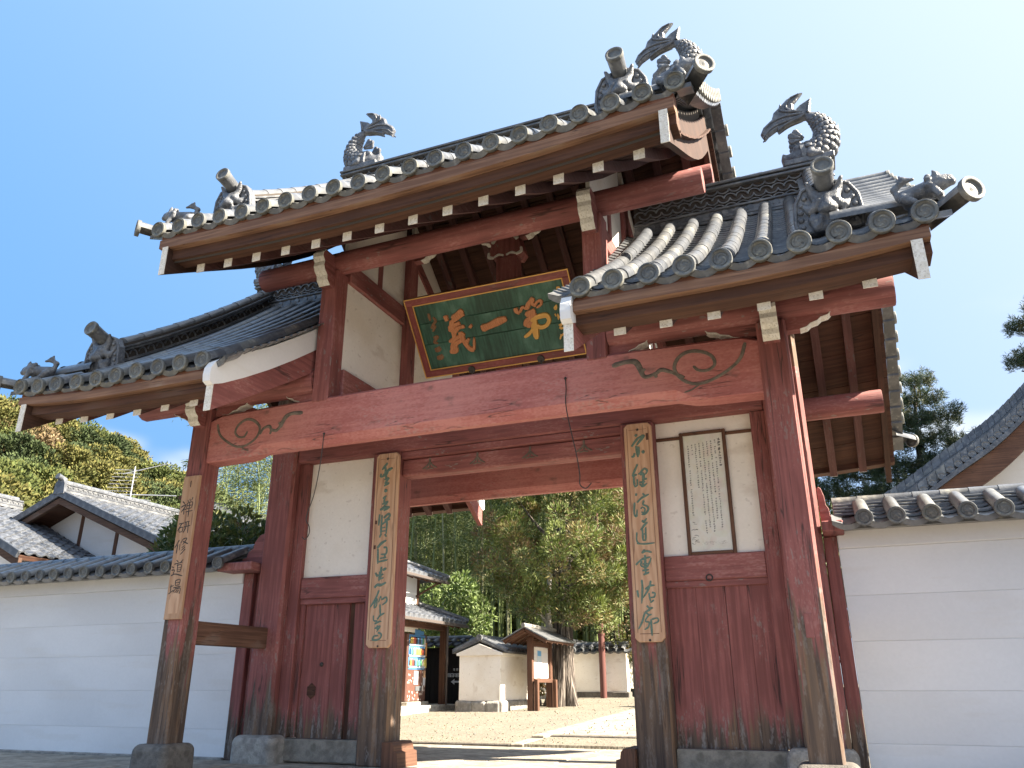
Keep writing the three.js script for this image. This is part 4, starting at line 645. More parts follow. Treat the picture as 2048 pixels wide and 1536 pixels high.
// side walls of the raised bay: posts, rails and plaster
for (const e of [-1, 1]) {
  const xs = (a, b) => e > 0 ? [a, b] : [-b, -a], under = (z) => topEave(0) + slope(ZE - Math.abs(z)) - 0.50;
  B('wall_post', ...xs(1.55, 1.77), 4.42, 7.22, -0.12, 0.12, M.red, 'y');
  for (const s of [1, -1]) {
    const zr = s > 0 ? [0.12, 1.58] : [-1.58, -0.12];
    B('wall_rail', ...xs(1.60, 1.76), 5.89, 6.175, ...zr, M.red, 'z'); B('wall_sill', ...xs(1.60, 1.77), 4.20, 4.66, ...zr, M.red, 'z');
    part(gate, 'plaster_panel', uvAxis(bar(...xs(1.655, 1.705), 4.661, 5.889, ...zr, 0.002), 'z'), M.plaster);
    const zz = s > 0 ? [1.62, 1.2, 0.8, 0.4, 0.12] : [-1.62, -1.2, -0.8, -0.4, -0.12], X = xs(1.655, 1.705);
    part(gate, 'plaster_panel', uvAxis(loft(zz.map((z) => [[X[0], 6.176, z], [X[1], 6.176, z], [X[1], Math.max(6.2, under(z)), z], [X[0], Math.max(6.2, under(z)), z]])), 'z'), M.plaster);
    B('wall_strut', ...xs(1.63, 1.735), 6.176, 6.68, s * 0.80 - 0.05, s * 0.80 + 0.05, M.red, 'y');
    timber(gate, 'wall_brace', loft([[1.5, 6.20], [0.12, 7.08]].map(([z, y]) => [[X[0] - 0.03, y, s * z], [X[1] + 0.03, y, s * z], [X[1] + 0.03, y + 0.2, s * z], [X[0] - 0.03, y + 0.2, s * z]])), M.red, 'z');
  }
}

// ---------------------------------------------------------------- boards and tablets hung on the gate
{
  const t = thing('name_tablet', 'green tablet with red frame and gilt characters leaning out under the raised roof', 'tablet', [0, 4.985, 0.17]);
  const tilt = Math.atan2(0.73, 0.88); t.rotation.x = tilt;                       // leans out at the top
  const w = 1.18, h = 1.145, P = (name, x0, x1, y0, y1, z0, z1, m, g) => part(t, name, uvAxis(bar(x0, x1, y0, y1, z0, z1, 0.006), g), m);
  for (let k = 0, ys = [0.085, 0.47, 0.77, h - 0.085]; k < 3; k++) P('tablet_board', -w + 0.085, w - 0.085, ys[k] + 0.0015, ys[k + 1] - 0.0015, -0.05, 0.006, M.green, 'x');
  P('frame_rail', -w, w, 0, 0.1, -0.06, 0.036, M.frameRed, 'x'); P('frame_rail', -w, w, h - 0.1, h, -0.06, 0.036, M.frameRed, 'x');
  P('frame_stile', -w, -w + 0.1, 0.1, h - 0.1, -0.06, 0.036, M.frameRed, 'y'); P('frame_stile', w - 0.1, w, 0.1, h - 0.1, -0.06, 0.036, M.frameRed, 'y');
  const line = (i, r) => mergeGeometries([bar(-w + i, w - i, i, i + r, 0.030, 0.040, 0.002), bar(-w + i, w - i, h - i - r, h - i, 0.030, 0.040, 0.002), bar(-w + i, -w + i + r, i + r, h - i - r, 0.030, 0.040, 0.002), bar(w - i - r, w - i, i + r, h - i - r, 0.030, 0.040, 0.002)]);
  part(t, 'gilt_edge', uvAxis(line(-0.002, 0.016), 'x'), M.gold); part(t, 'gilt_line', uvAxis(line(0.1, 0.016).translate(0, 0, -0.012), 'x'), M.gold);
  const ch = (list, d, m) => part(t, 'character', uvAxis(strokes(list.map(([q, ...r]) => [q * 1.22, ...r]), d, 0.35), 'y').translate(0, h / 2, 0.006), m);
  ch(STROKES.tablet[0].slice(0, 8), 0.03, M.goldWorn); ch(STROKES.tablet[0].slice(8), 0.032, M.gold); ch(STROKES.tablet[1], 0.034, M.goldWorn); ch(STROKES.tablet[2], 0.03, M.goldWorn); ch(STROKES.tablet[3], 0.012, M.goldFaint ??= skin(boardTex, 0.25, 0.2, { color: [0.36, 0.28, 0.2], rough: 0.6 })); ch(STROKES.tablet[4], 0.012, M.gold);
  for (const x of [-0.46, 0.55]) part(t, 'iron_bracket', mergeGeometries([norm(new THREE.CylinderGeometry(0.05, 0.05, 0.02, 12).rotateX(Math.PI / 2)).translate(x, 0.03, 0.046), norm(limb(bez([[x, 0.03, 0.05], [x, -0.06, 0.06], [x, -0.10, 0.0], [x + 0.01, -0.12, -0.08]], 8), Array(9).fill(0.01), 6))]), M.iron);
}
function couplet(name, label, x, w, list, key) {
  const t = thing(name, label, 'sign board', [x, 2.645, 0.205], 'couplet boards on the door posts');
  const H = 1.275, c = 0.045, o = [[-w + c, -H], [w - c, -H], [w, -H + c], [w, H - c], [w - c, H], [-w + c, H], [-w, H - c], [-w, -H + c]];
  part(t, 'board', uvAxis(prism(o, 0.045, 0.008), 'y'), M.board);
  const k = w - 0.035; part(t, 'carved_border', uvAxis(mergeGeometries([bar(-k, -k + 0.006, -H + 0.10, H - 0.06, 0.044, 0.0475, 0), bar(k - 0.006, k, -H + 0.10, H - 0.06, 0.044, 0.0475, 0), bar(-k * 0.8, k * 0.8, -H + 0.085, -H + 0.093, 0.044, 0.0475, 0), bar(-k * 0.8, k * 0.8, H - 0.085, H - 0.081, 0.044, 0.0475, 0)].map(norm)), 'y'), M.boardEdge);
  for (const c0 of list) { const ch = c0.map(([q, ...r]) => [q * 1.3, ...r]); part(t, 'character', uvAxis(strokes(ch, 0.009, 0.3), 'y').translate(0, 0, 0.0445), M.teal); part(t, 'character_edge', uvAxis(strokes(ch.map(([q, ...r]) => [q + 0.010, ...r]), 0.005, 0.3), 'y').translate(0, 0, 0.0435), M.boardPale ??= skin(boardTex, 0.8, 1.6, { color: [1.1, 1.1, 1.05], rough: 0.8, bump: 0 })); }
  const star = [...Array(10)].map((_, i) => { const a = (i / 10 + 0.25) * 2 * Math.PI, r = i % 2 ? 0.010 : 0.024; return [Math.cos(a) * r, Math.sin(a) * r]; });
  part(t, 'star_mark', uvAxis(prism(star, 0.006, 0.001).translate(0, H - 0.083, 0.0445), 'y'), M.ink);
  part(t, 'seal', uvAxis(bar(key[0], key[0] + key[2], key[1], key[1] + key[3], 0.044, 0.049, 0.001), 'y'), M.sealInk ??= plain(0.10, 0.045, 0.03, 0.8));
  if (key[4]) part(t, 'seal', uvAxis(bar(key[0], key[0] + key[2], key[4], key[4] + key[3], 0.044, 0.049, 0.001), 'y'), M.sealInk);
  part(t, 'nail', norm(new THREE.SphereGeometry(0.014, 8, 6)).translate(0, -H + 0.02, 0.046), M.iron);
}
couplet('couplet_board', 'tall wooden board with carved cursive characters beside the white panel with no notice', -1.695, 0.18, STROKES.left, [-0.145, 0.30, 0.032, 0.05, -0.03]);
couplet('couplet_board', 'tall wooden board with carved cursive characters beside the framed notice', 1.793, 0.17, STROKES.right, [0.10, 1.05, 0.028, 0.085]);
{
  const t = thing('name_plaque', 'narrow weathered plaque with five black characters on the front post', 'sign board', [-3.515, 2.525, 1.862]);
  part(t, 'board', uvAxis(prism([[-0.125, -0.865], [0.125, -0.865], [0.125, 0.865], [-0.125, 0.865]], 0.04, 0.004), 'y'), M.plaqueWood ??= skin(boardTex, 0.8, 1.6, { color: [0.80, 0.78, 0.76], rough: 0.8, bump: 0.003 }));
  part(t, 'bare_patch', uvAxis(prism([[-0.07, -0.80], [0.075, -0.80], [0.085, -0.58], [0.0, -0.56], [-0.075, -0.585]], 0.003, 0).translate(0, 0, 0.0395), 'y'), M.board);
  for (const ch of STROKES.plaque) part(t, 'character', uvAxis(strokes(ch, 0.003, 0.4), 'y').translate(0, 0, 0.0395), M.ink);
  part(t, 'hanging_nail', norm(limb([[0, 0.72, 0.04], [0.005, 0.77, 0.05], [0, 0.80, 0.042]], [0.004, 0.005, 0.004], 5)), M.iron);
}
{ // framed handwritten notice
  const t = thing('framed_notice', 'dark framed handwritten notice on the white plaster panel', 'notice', [2.527, 2.318, 0.0]);
  const w = 0.275, h = 1.48;
  part(t, 'frame_stile', uvAxis(bar(-w, -w + 0.042, 0, h, 0.0, 0.04), 'y'), M.brownWood); part(t, 'frame_stile', uvAxis(bar(w - 0.042, w, 0, h, 0.0, 0.04), 'y'), M.brownWood);
  part(t, 'frame_rail', uvAxis(bar(-w + 0.042, w - 0.042, 0, 0.042, 0.0, 0.038), 'x'), M.brownWood); part(t, 'frame_rail', uvAxis(bar(-w + 0.042, w - 0.042, h - 0.042, h, 0.0, 0.038), 'x'), M.brownWood);
  part(t, 'hanging_batten', uvAxis(bar(-0.56, -w, h - 0.075, h - 0.035, -0.003, 0.016, 0.003), 'x'), M.brownWood); part(t, 'hanging_batten', uvAxis(bar(w, 0.575, h - 0.075, h - 0.035, -0.003, 0.016, 0.003), 'x'), M.brownWood);
  const cv = document.createElement('canvas'); cv.width = 384; cv.height = 1088; const c = cv.getContext('2d');
  c.fillStyle = '#d9d9d2'; c.fillRect(0, 0, 384, 1088);
  for (let i = 0; i < 260; i++) { c.fillStyle = `rgba(${150 + rnd() * 60 | 0},${140 + rnd() * 60 | 0},${120 + rnd() * 50 | 0},0.05)`; c.beginPath(); c.ellipse(rnd() * 384, rnd() * 1088, 10 + rnd() * 60, 10 + rnd() * 40, rnd() * 3, 0, 7); c.fill(); }
  c.lineCap = 'round';
  const glyph = (x, y, s, lw) => { c.lineWidth = lw; c.strokeStyle = `rgba(38,36,40,${0.65 + rnd() * 0.3})`; const n = 3 + rnd() * 4 | 0; for (let k = 0; k < n; k++) { const horiz = rnd() < 0.55, a = (rnd() - 0.5) * s * 0.75, b = (rnd() - 0.5) * s * 0.75, l = s * (0.25 + rnd() * 0.25); c.beginPath(); if (horiz) { c.moveTo(x - l + a * 0.3, y + b); c.lineTo(x + l + a * 0.3, y + b - s * 0.08); } else { c.moveTo(x + a, y - l + b * 0.3); c.quadraticCurveTo(x + a, y, x + a - s * 0.12, y + l + b * 0.3); } c.stroke(); } };
  // title column: written larger; eight columns of small script, as worn as they are in place
  for (let k = 0; k < 9; k++) glyph(348, 62 + k * 31, 26, 4);
  const cols = [[308, 70, 900], [270, 74, 560], [270, 620, 800], [232, 78, 930], [194, 84, 880], [156, 88, 940], [118, 92, 520], [82, 96, 190], [44, 104, 760]];
  for (const [x, y0, y1] of cols) for (let y = y0; y < y1; y += 19 + rnd() * 5) if (rnd() > 0.07) glyph(x + (rnd() - 0.5) * 4, y, 15, 2.4);
  for (let i = 0; i < 22; i++) { c.strokeStyle = 'rgba(60,58,55,0.6)'; c.lineWidth = 2 + rnd() * 4; const x = 10 + rnd() * 60, y = 780 + rnd() * 260; c.beginPath(); c.moveTo(x, y); c.lineTo(x + 8 + rnd() * 20, y + (rnd() - 0.5) * 22); c.stroke(); }
  for (let i = 0; i < 90; i++) { c.fillStyle = 'rgba(90,86,80,0.25)'; c.fillRect(100 + rnd() * 240, 1000 + rnd() * 30, 4 + rnd() * 14, 2); }
  const tx = new THREE.CanvasTexture(cv); tx.colorSpace = THREE.SRGBColorSpace;
  const g = new THREE.BoxGeometry(2 * w - 0.084, h - 0.084, 0.006); part(t, 'paper_sheet', g, new THREE.MeshStandardMaterial({ map: tx, roughness: 0.55 })).position.set(0, h / 2, 0.014);
}
// loose wires hanging from the great beam
function wire(label, pts, r = 0.006) { const g = thing('hanging_wire', label, 'wire', [0, 0, 0]); part(g, 'wire_strand', limb(bez(pts, 24), Array(25).fill(r), 5), M.iron); part(g, 'staple', norm(new THREE.SphereGeometry(0.016, 6, 5)).translate(...pts[0]), M.iron); }
wire('thin black wire hanging from the great beam in front of the bare white panel', [[-1.64, 3.74, 1.83], [-1.65, 3.4, 1.835], [-1.70, 3.0, 1.84], [-1.78, 2.72, 1.84], [-1.73, 2.64, 1.84], [-1.72, 2.55, 1.84], [-1.77, 2.49, 1.84], [-1.81, 2.52, 1.84]]);
wire('thin black wire with looped end hanging in front of the doorway', [[1.40, 4.0, 1.83], [1.41, 3.88, 1.84], [1.40, 3.72, 1.84], [1.44, 3.45, 1.84], [1.50, 3.15, 1.84], [1.53, 2.92, 1.84], [1.53, 2.82, 1.84], [1.59, 2.78, 1.84], [1.65, 2.83, 1.84]]);
// ---------------------------------------------------------------- ground
const gy = (z) => z > -3.6 ? 0 : 0.04 + 0.033 * Math.min(-3.6 - z, 22);
{
  const zs = [400, 120, 60, 30, 14, 9, 6.41, 6.4, 5.9, 5.89, 5.4, 5.39, 4.9, 4.89, 3, 0, -3.58, -3.6, -6, -10, -16, -22, -25.6, -40, -80, -160, -400], xs = [-400, -150, -60, -30, -16, -8, -4, 0, 4, 8, 16, 30, 60, 150, 400];
  const top = (z) => z >= 6.41 ? -0.66 : z >= 5.9 ? (z > 6.39 ? -0.5 : -0.5) : z >= 5.4 ? -0.34 : z >= 4.9 ? -0.17 : z > -3.6 ? -0.012 : gy(z - 0.001);
  const pos = [], uv = [], idx = []; zs.forEach((z) => xs.forEach((x) => { pos.push(x, top(z), z); uv.push(x, -z); }));
  for (let j = 0; j < zs.length - 1; j++) for (let i = 0; i < xs.length - 1; i++) { const a = j * xs.length + i, b = a + 1, c = a + xs.length, d = c + 1; idx.push(a, b, d, a, d, c); }
  const g = new THREE.BufferGeometry(); g.setAttribute('position', new THREE.Float32BufferAttribute(pos, 3)); g.setAttribute('uv', new THREE.Float32BufferAttribute(uv, 2)); g.setIndex(idx);
  const f = g.toNonIndexed(); f.computeVertexNormals(); structure('ground', f, M.gravel);
  const bounceTar = skin(gravelTex, 2.4, 2.4, { color: [0.34, 0.36, 0.42], rough: 0.95, bump: 0.008 });
  structure('bounce_road', uvAxis(bar(4.4, 60, -0.9, -0.652, 6.6, 40, 0.005), 'x'), bounceTar);  // unseen dark road, added to cut bounce light on the right wall
  for (const e of [-1, 1]) structure('bounce_forecourt', uvAxis(bar(e > 0 ? 4.41 : -60, e > 0 ? 60 : -6.52, -0.2, -0.004, 0.06, 4.85, 0.004), 'x'), e > 0 ? bounceTar : M.slab);  // added ground, pale on the left, dark on the right, to steer bounce light
}
{ // stone paving under and before the gate
  const p = structure('pavement', uvAxis(bar(-6.5, 4.4, -0.2, -0.008, -3.56, 4.86, 0.004), 'x'), M.stoneDark);
  let z = 4.86; while (z > -3.5) { const d = Math.min(rr(0.55, 0.85), z + 3.58); let x = -6.5 + rr(-0.6, 0); while (x < 4.4) { const w = rr(0.7, 1.5), x0 = Math.max(-6.5, x), x1 = Math.min(4.4, x + w); if (x1 - x0 > 0.1 && d > 0.1) part(p, 'paving_slab', uvAxis(bar(x0 + 0.006, x1 - 0.006, -0.06, rr(-0.004, 0.005), z - d + 0.006, z - 0.006, 0.01), 'x'), M.slab); x += w; } z -= d; }
  // kerbs of the court and the raised path beyond
  const k = structure('kerb', uvAxis(bar(-7.5, -1.46, -0.2, 0.035, -3.70, -3.57, 0.01), 'x'), M.stoneDark);
  for (let z = -3.57; z > -20; z -= 1.0) { const q = part(k, 'kerb_stone', uvAxis(bar(-1.45, -1.22, -0.2, 0.045, -0.99, 0, 0.015).rotateX(Math.atan(0.033)), 'z'), M.slab); q.position.set(rr(-0.01, 0.01), gy(z) , z); }
  const s = structure('path', uvAxis(loft([[-5.0, 0.115], [-20, 0.115 + 0.033 * 15]].map(([z, y]) => [[-1.215, y - 0.3, z], [2.6, y - 0.3, z], [2.6, y - 0.01, z], [-1.215, y - 0.01, z]])), 'x'), M.stone);
  for (let z = -5.0, i = 0; z > -19; z -= 0.9, i++) for (let x = -1.21, j = 0; j < 3; j++) { const w = j === 2 ? 2.6 - x : 1.1 + 0.5 * ((i + j) % 2), q = part(s, 'path_slab', uvAxis(bar(x + 0.005, x + w - 0.005, -0.05, rr(0.012, 0.02), -0.892, 0, 0.01).rotateX(Math.atan(0.033)), 'x'), M.slab); q.position.set(0, 0.102 + 0.033 * (-5 - z), z); x += w; }
  structure('courtyard_step', uvAxis(bar(-1.215, 2.6, -0.1, 0.108, -5.0, -4.86, 0.012), 'x'), M.stoneDark);
}

// ---------------------------------------------------------------- precinct walls
const wallPan = panEave(0.30), wallBarrelF = withUV(barrel(0.62, 0.078, 0.074));
function precinctWall(label, xa, xb, dir) {
  const w = thing('plaster_wall', label, 'wall', [0, 0, 0], 'white precinct walls');
  part(w, 'wall_core', uvAxis(bar(xa, xb, 0, 2.5, -0.42, -0.010, 0.002), 'x'), M.wall);
  const ys = [0.0, 0.373, 0.865, 1.345, 1.806, 2.298]; for (let i = 0; i < 5; i++) part(w, 'plaster_course', uvAxis(bar(xa, xb, ys[i] + 0.002, ys[i + 1] - 0.002, -0.44, -0.003, 0.002), 'x'), M.wall);
  part(w, 'plaster_cornice', uvAxis(bar(xa, xb, 2.302, 2.50, -0.47, 0.028, 0.01), 'x'), M.wall);
  part(w, 'foot_stones', uvAxis(bar(xa, xb, -0.1, 0.03, -0.5, 0.05, 0.01), 'x'), M.stone);
  const n = Math.floor((xb - xa - 0.1) / 0.317), zr = -0.2, a = 0.40;
  for (const s of [1, -1]) {
    part(w, 'roof_bed', uvAxis(loft([[0.40, 2.475, 2.50], [0, 2.50, 2.66]].map(([z, y0, y1]) => [[xa, y0, zr + s * (z + 0.0)], [xb, y0, zr + s * z], [xb, y1, zr + s * z], [xa, y1, zr + s * z]])), 'x'), M.tile);
    const merged = [];
    for (let k = 0; k < n; k++) {
      const x = dir > 0 ? xa + 0.28 + 0.317 * k : xb - 0.10 - 0.317 * k;
      const put = (o, dx) => { orient(o, s, a); o.position.set(x + dx, 2.545, zr + s * 0.66); };
      if (dir > 0 && k === 0 && s > 0) { const q = part(w, 'eave_pan_tile', wallPan, M.tile); put(q, -0.158); }
      if (s > 0) { const t = part(w, 'eave_round_tile', wallBarrelF, kin(M.tileKinds)); put(t, 0); t.rotation.y += rr(-0.03, 0.03); t.position.x += rr(-0.006, 0.006); t.position.z += rr(-0.01, 0.01); const fm = kin(M.faceKinds), d = new THREE.Mesh(discGeo, fm); d.name = 'tile_face'; shade(d); d.scale.set(0.93, 0.93, 1); d.rotation.x = -a + 0.12; t.add(d); const e = new THREE.Mesh(tomoe, fm); e.name = 'swirl_crest'; shade(e); e.rotation.x = -a + 0.12; t.add(e);
        const q = part(w, 'eave_pan_tile', wallPan, M.tile); put(q, dir * 0.158); q.scale.set(1.08, 1, 1);
        for (let c = 1; c < 4; c++) { const z = 0.66 - c * 0.155; const pp = [...Array(7)].map((_, i) => { const v = (i / 6 - 0.5) * 0.31; return [x + dir * 0.158 + v, -0.012 - 0.05 * (1 - (2 * v / 0.31) ** 2)]; }); const yy = (z) => 2.545 + (0.66 - z) * Math.tan(a); merged.push(loft([pp.map(([u, b]) => [u, yy(z + 0.01) + b + 0.0, zr + z + 0.01]), pp.map(([u, b]) => [u, yy(z + 0.01) + b + 0.022, zr + z + 0.01]), pp.map(([u, b]) => [u, yy(z - 0.155) + b, zr + z - 0.155])], { closed: false })); }
      } else { put(dummy, 0); merged.push(applied(wallBarrelF, dummy), applied(discGeo, dummy)); put(dummy, dir * 0.158); merged.push(applied(wallPan, dummy)); }
    }
    tag(part(w, 'pan_tiles', mergeGeometries(merged.map(norm)), M.tile), null, null, null, 'stuff');
  }
  for (const [hw, y0, y1] of [[0.20, 2.66, 2.69], [0.175, 2.70, 2.73], [0.16, 2.74, 2.765], [0.145, 2.775, 2.80]]) part(w, 'ridge_layer', uvAxis(bar(xa, xb, y0, y1, zr - hw, zr + hw, 0.005), 'x'), M.tile);
  part(w, 'ridge_core', uvAxis(bar(xa + 0.01, xb - 0.01, 2.6, 2.82, zr - 0.12, zr + 0.12, 0.002), 'x'), M.tile);
  for (let x = dir > 0 ? xa : xb, k = 0; dir > 0 ? x < xb - 0.2 : x > xa + 0.2; x += dir * 0.275, k++) { const t = part(w, 'ridge_cap_tile', capTile, kin(M.tileKinds)); t.rotation.y = -dir * Math.PI / 2; t.position.set(x + rr(-0.004, 0.004), 2.825, zr); t.scale.set(0.92, 0.78, 0.945); }
}
precinctWall('white plaster wall with grey tile coping, the stretch behind the plaque post', -13.5, -4.135, -1);
precinctWall('white plaster wall with grey tile coping beside the boarded bay under the notice', 3.87, 13, 1);

// ---------------------------------------------------------------- tiled house roofs
// field of wave tiles: origin o, along-eave vector u (unit), up-slope vector v (unit), nu x nv tiles
function tileField(o, u, v, nu, nv, du = 0.30, dv = 0.28) {
  const O = V(...o), U = V(...u).normalize(), Vv = V(...v).normalize(), N = V().crossVectors(U, Vv); if (N.y < 0) N.negate();
  const wave = [[0, 0.0], [0.18, 0.045], [0.36, 0.05], [0.55, 0.012], [0.78, -0.004], [1, 0.0]], out = [];
  const P = (a, b, h) => { const p = O.clone().addScaledVector(U, a).addScaledVector(Vv, b).addScaledVector(N, h); return [p.x, p.y, p.z]; };
  for (let j = 0; j < nv; j++) {
    const r0 = [], r1 = [], r2 = [];
    for (let i = 0; i < nu; i++) for (const [f, h] of i ? wave.slice(1) : wave) { const a = (i + f) * du; r0.push(P(a, j * dv - 0.01, h - 0.008)); r1.push(P(a, j * dv - 0.01, h + 0.028)); r2.push(P(a, (j + 1) * dv, h)); }
    out.push(loft([r0, r1, r2], { closed: false }));
  }
  return uvAxis(mergeGeometries(out.map(norm)), 'x');
}
const slabBetween = (A, Bv, C, D, t) => { const n = V(...Bv).sub(V(...A)).cross(V(...D).sub(V(...A))).normalize(); if (n.y < 0) n.negate(); const dn = (p) => [p[0] - n.x * t, p[1] - n.y * t, p[2] - n.z * t]; return loft([[A, Bv, C, D], [dn(A), dn(Bv), dn(C), dn(D)]]); };
function gableRoof(t, xr, yr, half, k, z0, z1, halfL = half) {
  // ridge along z at (xr, yr); k = pitch; verges at z0 (front) and z1
  for (const s of [1, -1]) {
    const h = s > 0 ? half : halfL, len = h * Math.hypot(1, k), nv = Math.round(len / 0.27), nu = Math.round((z0 - z1) / 0.29);
    tag(part(t, 'roof_tiles', tileField([xr + s * h, yr - h * k, z0], [0, 0, -1], [-s, k, 0], nu, nv, (z0 - z1) / nu, len / nv), M.houseTile ??= skin(tileTex, 0.7, 0.7, { color: [0.80, 0.83, 0.9], rough: 0.45, bump: 0.002 })), null, null, null, 'stuff');
    part(t, 'roof_boards', uvAxis(slabBetween([xr + s * h, yr - h * k - 0.04, z0 - 0.03], [xr, yr - 0.04, z0 - 0.03], [xr, yr - 0.04, z1], [xr + s * h, yr - h * k - 0.04, z1], 0.10), 'z'), M.eaveDark);
    part(t, 'bargeboard', uvAxis(loft([[xr, yr - 0.10], [xr + s * h, yr - h * k - 0.10]].map(([x, y]) => [[x, y, z0 - 0.12], [x, y, z0 - 0.03], [x, y - 0.21, z0 - 0.03], [x, y - 0.21, z0 - 0.12]])), 'x'), M.greyWood ??= skin(eaveWood, 0.9, 2, { color: [0.34, 0.34, 0.37], rough: 0.85, bump: 0.003 }));
    for (let i = 0; i < nv; i++) { const c = part(t, 'verge_tile', withVerge, M.houseTile); c.position.set(xr + s * (h - (i + 0.5) * h / nv), yr - (h - (i + 0.5) * h / nv) * k + 0.03, z0); c.rotation.z = -s * Math.atan(k); }
  }
  const L = (hw, y0, y1, m) => part(t, 'ridge_layer', uvAxis(bar(xr - hw, xr + hw, yr + y0, yr + y1, z1, z0, 0.004), 'z'), m);
  L(0.15, -0.02, 0.05, M.tile); L(0.13, 0.06, 0.10, M.houseTile); L(0.11, 0.10, 0.20, M.tile); L(0.13, 0.20, 0.24, M.houseTile);
  const rings = []; for (let z = z0 - 0.1; z > z1; z -= 0.16) for (const s of [1, -1]) rings.push(norm(new THREE.TorusGeometry(0.05, 0.012, 5, 8, Math.PI)).rotateY(Math.PI / 2).translate(xr + s * 0.115, yr + 0.12, z));
  tag(part(t, 'ridge_lattice', mergeGeometries(rings), M.houseTile), null, null, null, 'stuff');
  for (let z = z0; z > z1 + 0.2; z -= 0.285) { const c = part(t, 'ridge_cap_tile', capTile, M.houseTile); c.position.set(xr, yr + 0.26, z); c.scale.set(0.8, 0.8, 1); }
  part(t, 'ridge_end_tile', uvAxis(prismZ([[-0.20, -0.06], [-0.17, 0.22], [-0.08, 0.36], [0.08, 0.36], [0.17, 0.22], [0.20, -0.06]].map(([x, y]) => [xr + x, yr + y]), z0 - 0.03, z0 + 0.05), 'x'), M.houseTile);
  const tori = part(t, 'horn_tile', capTile, M.houseTile); tori.position.set(xr, yr + 0.40, z0 + 0.16); tori.rotation.x = -0.3; tori.scale.set(0.8, 0.8, 0.9);
}
const withVerge = uvAxis(bar(-0.15, 0.15, -0.14, 0.045, -0.05, 0.03, 0.012), 'x');
{
  const h = thing('gabled_house', 'house with white plaster gable, brown posts and pale grey wave tiles behind the wall', 'house', [0, 0, 0]);
  gableRoof(h, -14.93, 5.72, 4.0, 0.41, -5.2, -17);
  const zg = -6.1, yt = (x) => 5.72 - 0.41 * Math.abs(x + 14.93) - 0.18;
  part(h, 'gable_wall', uvAxis(prismZ([[-18.6, 0], [-11.3, 0], [-11.3, yt(-11.3)], [-14.93, yt(-14.93)], [-18.6, yt(-18.6)]], zg - 0.3, zg), 'x'), M.wall);
  for (const x of [-17.4, -16.2, -14.98, -13.64, -12.3, -11.36]) part(h, 'wall_post', uvAxis(bar(x - 0.06, x + 0.06, 0, yt(x), zg - 0.05, zg + 0.02, 0.005), 'y'), M.brownWood);
  part(h, 'side_wall', uvAxis(bar(-11.5, -11.3, 0, 4.0, -16.5, zg - 0.3, 0.005), 'z'), M.wall);
  gableRoof(h, -17.55, 5.62, 4.0, 0.46, -3.4, -6.08);
  part(h, 'wing_wall', uvAxis(bar(-20.6, -14.4, 0, 3.9, -6.0, -3.9, 0.01), 'x'), M.wall);
  const a = thing('tv_antenna', 'aluminium tv antenna on a mast above the house ridge', 'antenna', [-22.2, 6.0, -14]);
  const rod = (n, p, q, r) => part(a, n, norm(limb([p, q], [r, r], 6)), M.alu ??= plain(0.62, 0.62, 0.63, 0.35, { metalness: 0.6 }));
  rod('mast', [0, -4, 0], [0, 3.3, 0], 0.025); rod('boom', [-0.6, 3.05, 0.0], [1.1, 3.45, -0.6], 0.02); rod('boom', [-0.9, 2.2, 0.2], [1.9, 2.02, -0.5], 0.022); rod('boom', [-0.1, 2.0, 0.0], [0.9, 1.85, -0.2], 0.015);
  for (let k = 0; k < 7; k++) rod('element', [-0.7 + 0.06 * k - 0.45, 2.35 + k * 0.14, 0.25], [-0.5 + 0.06 * k + 0.4, 2.30 + k * 0.14, -0.1], 0.009);
}
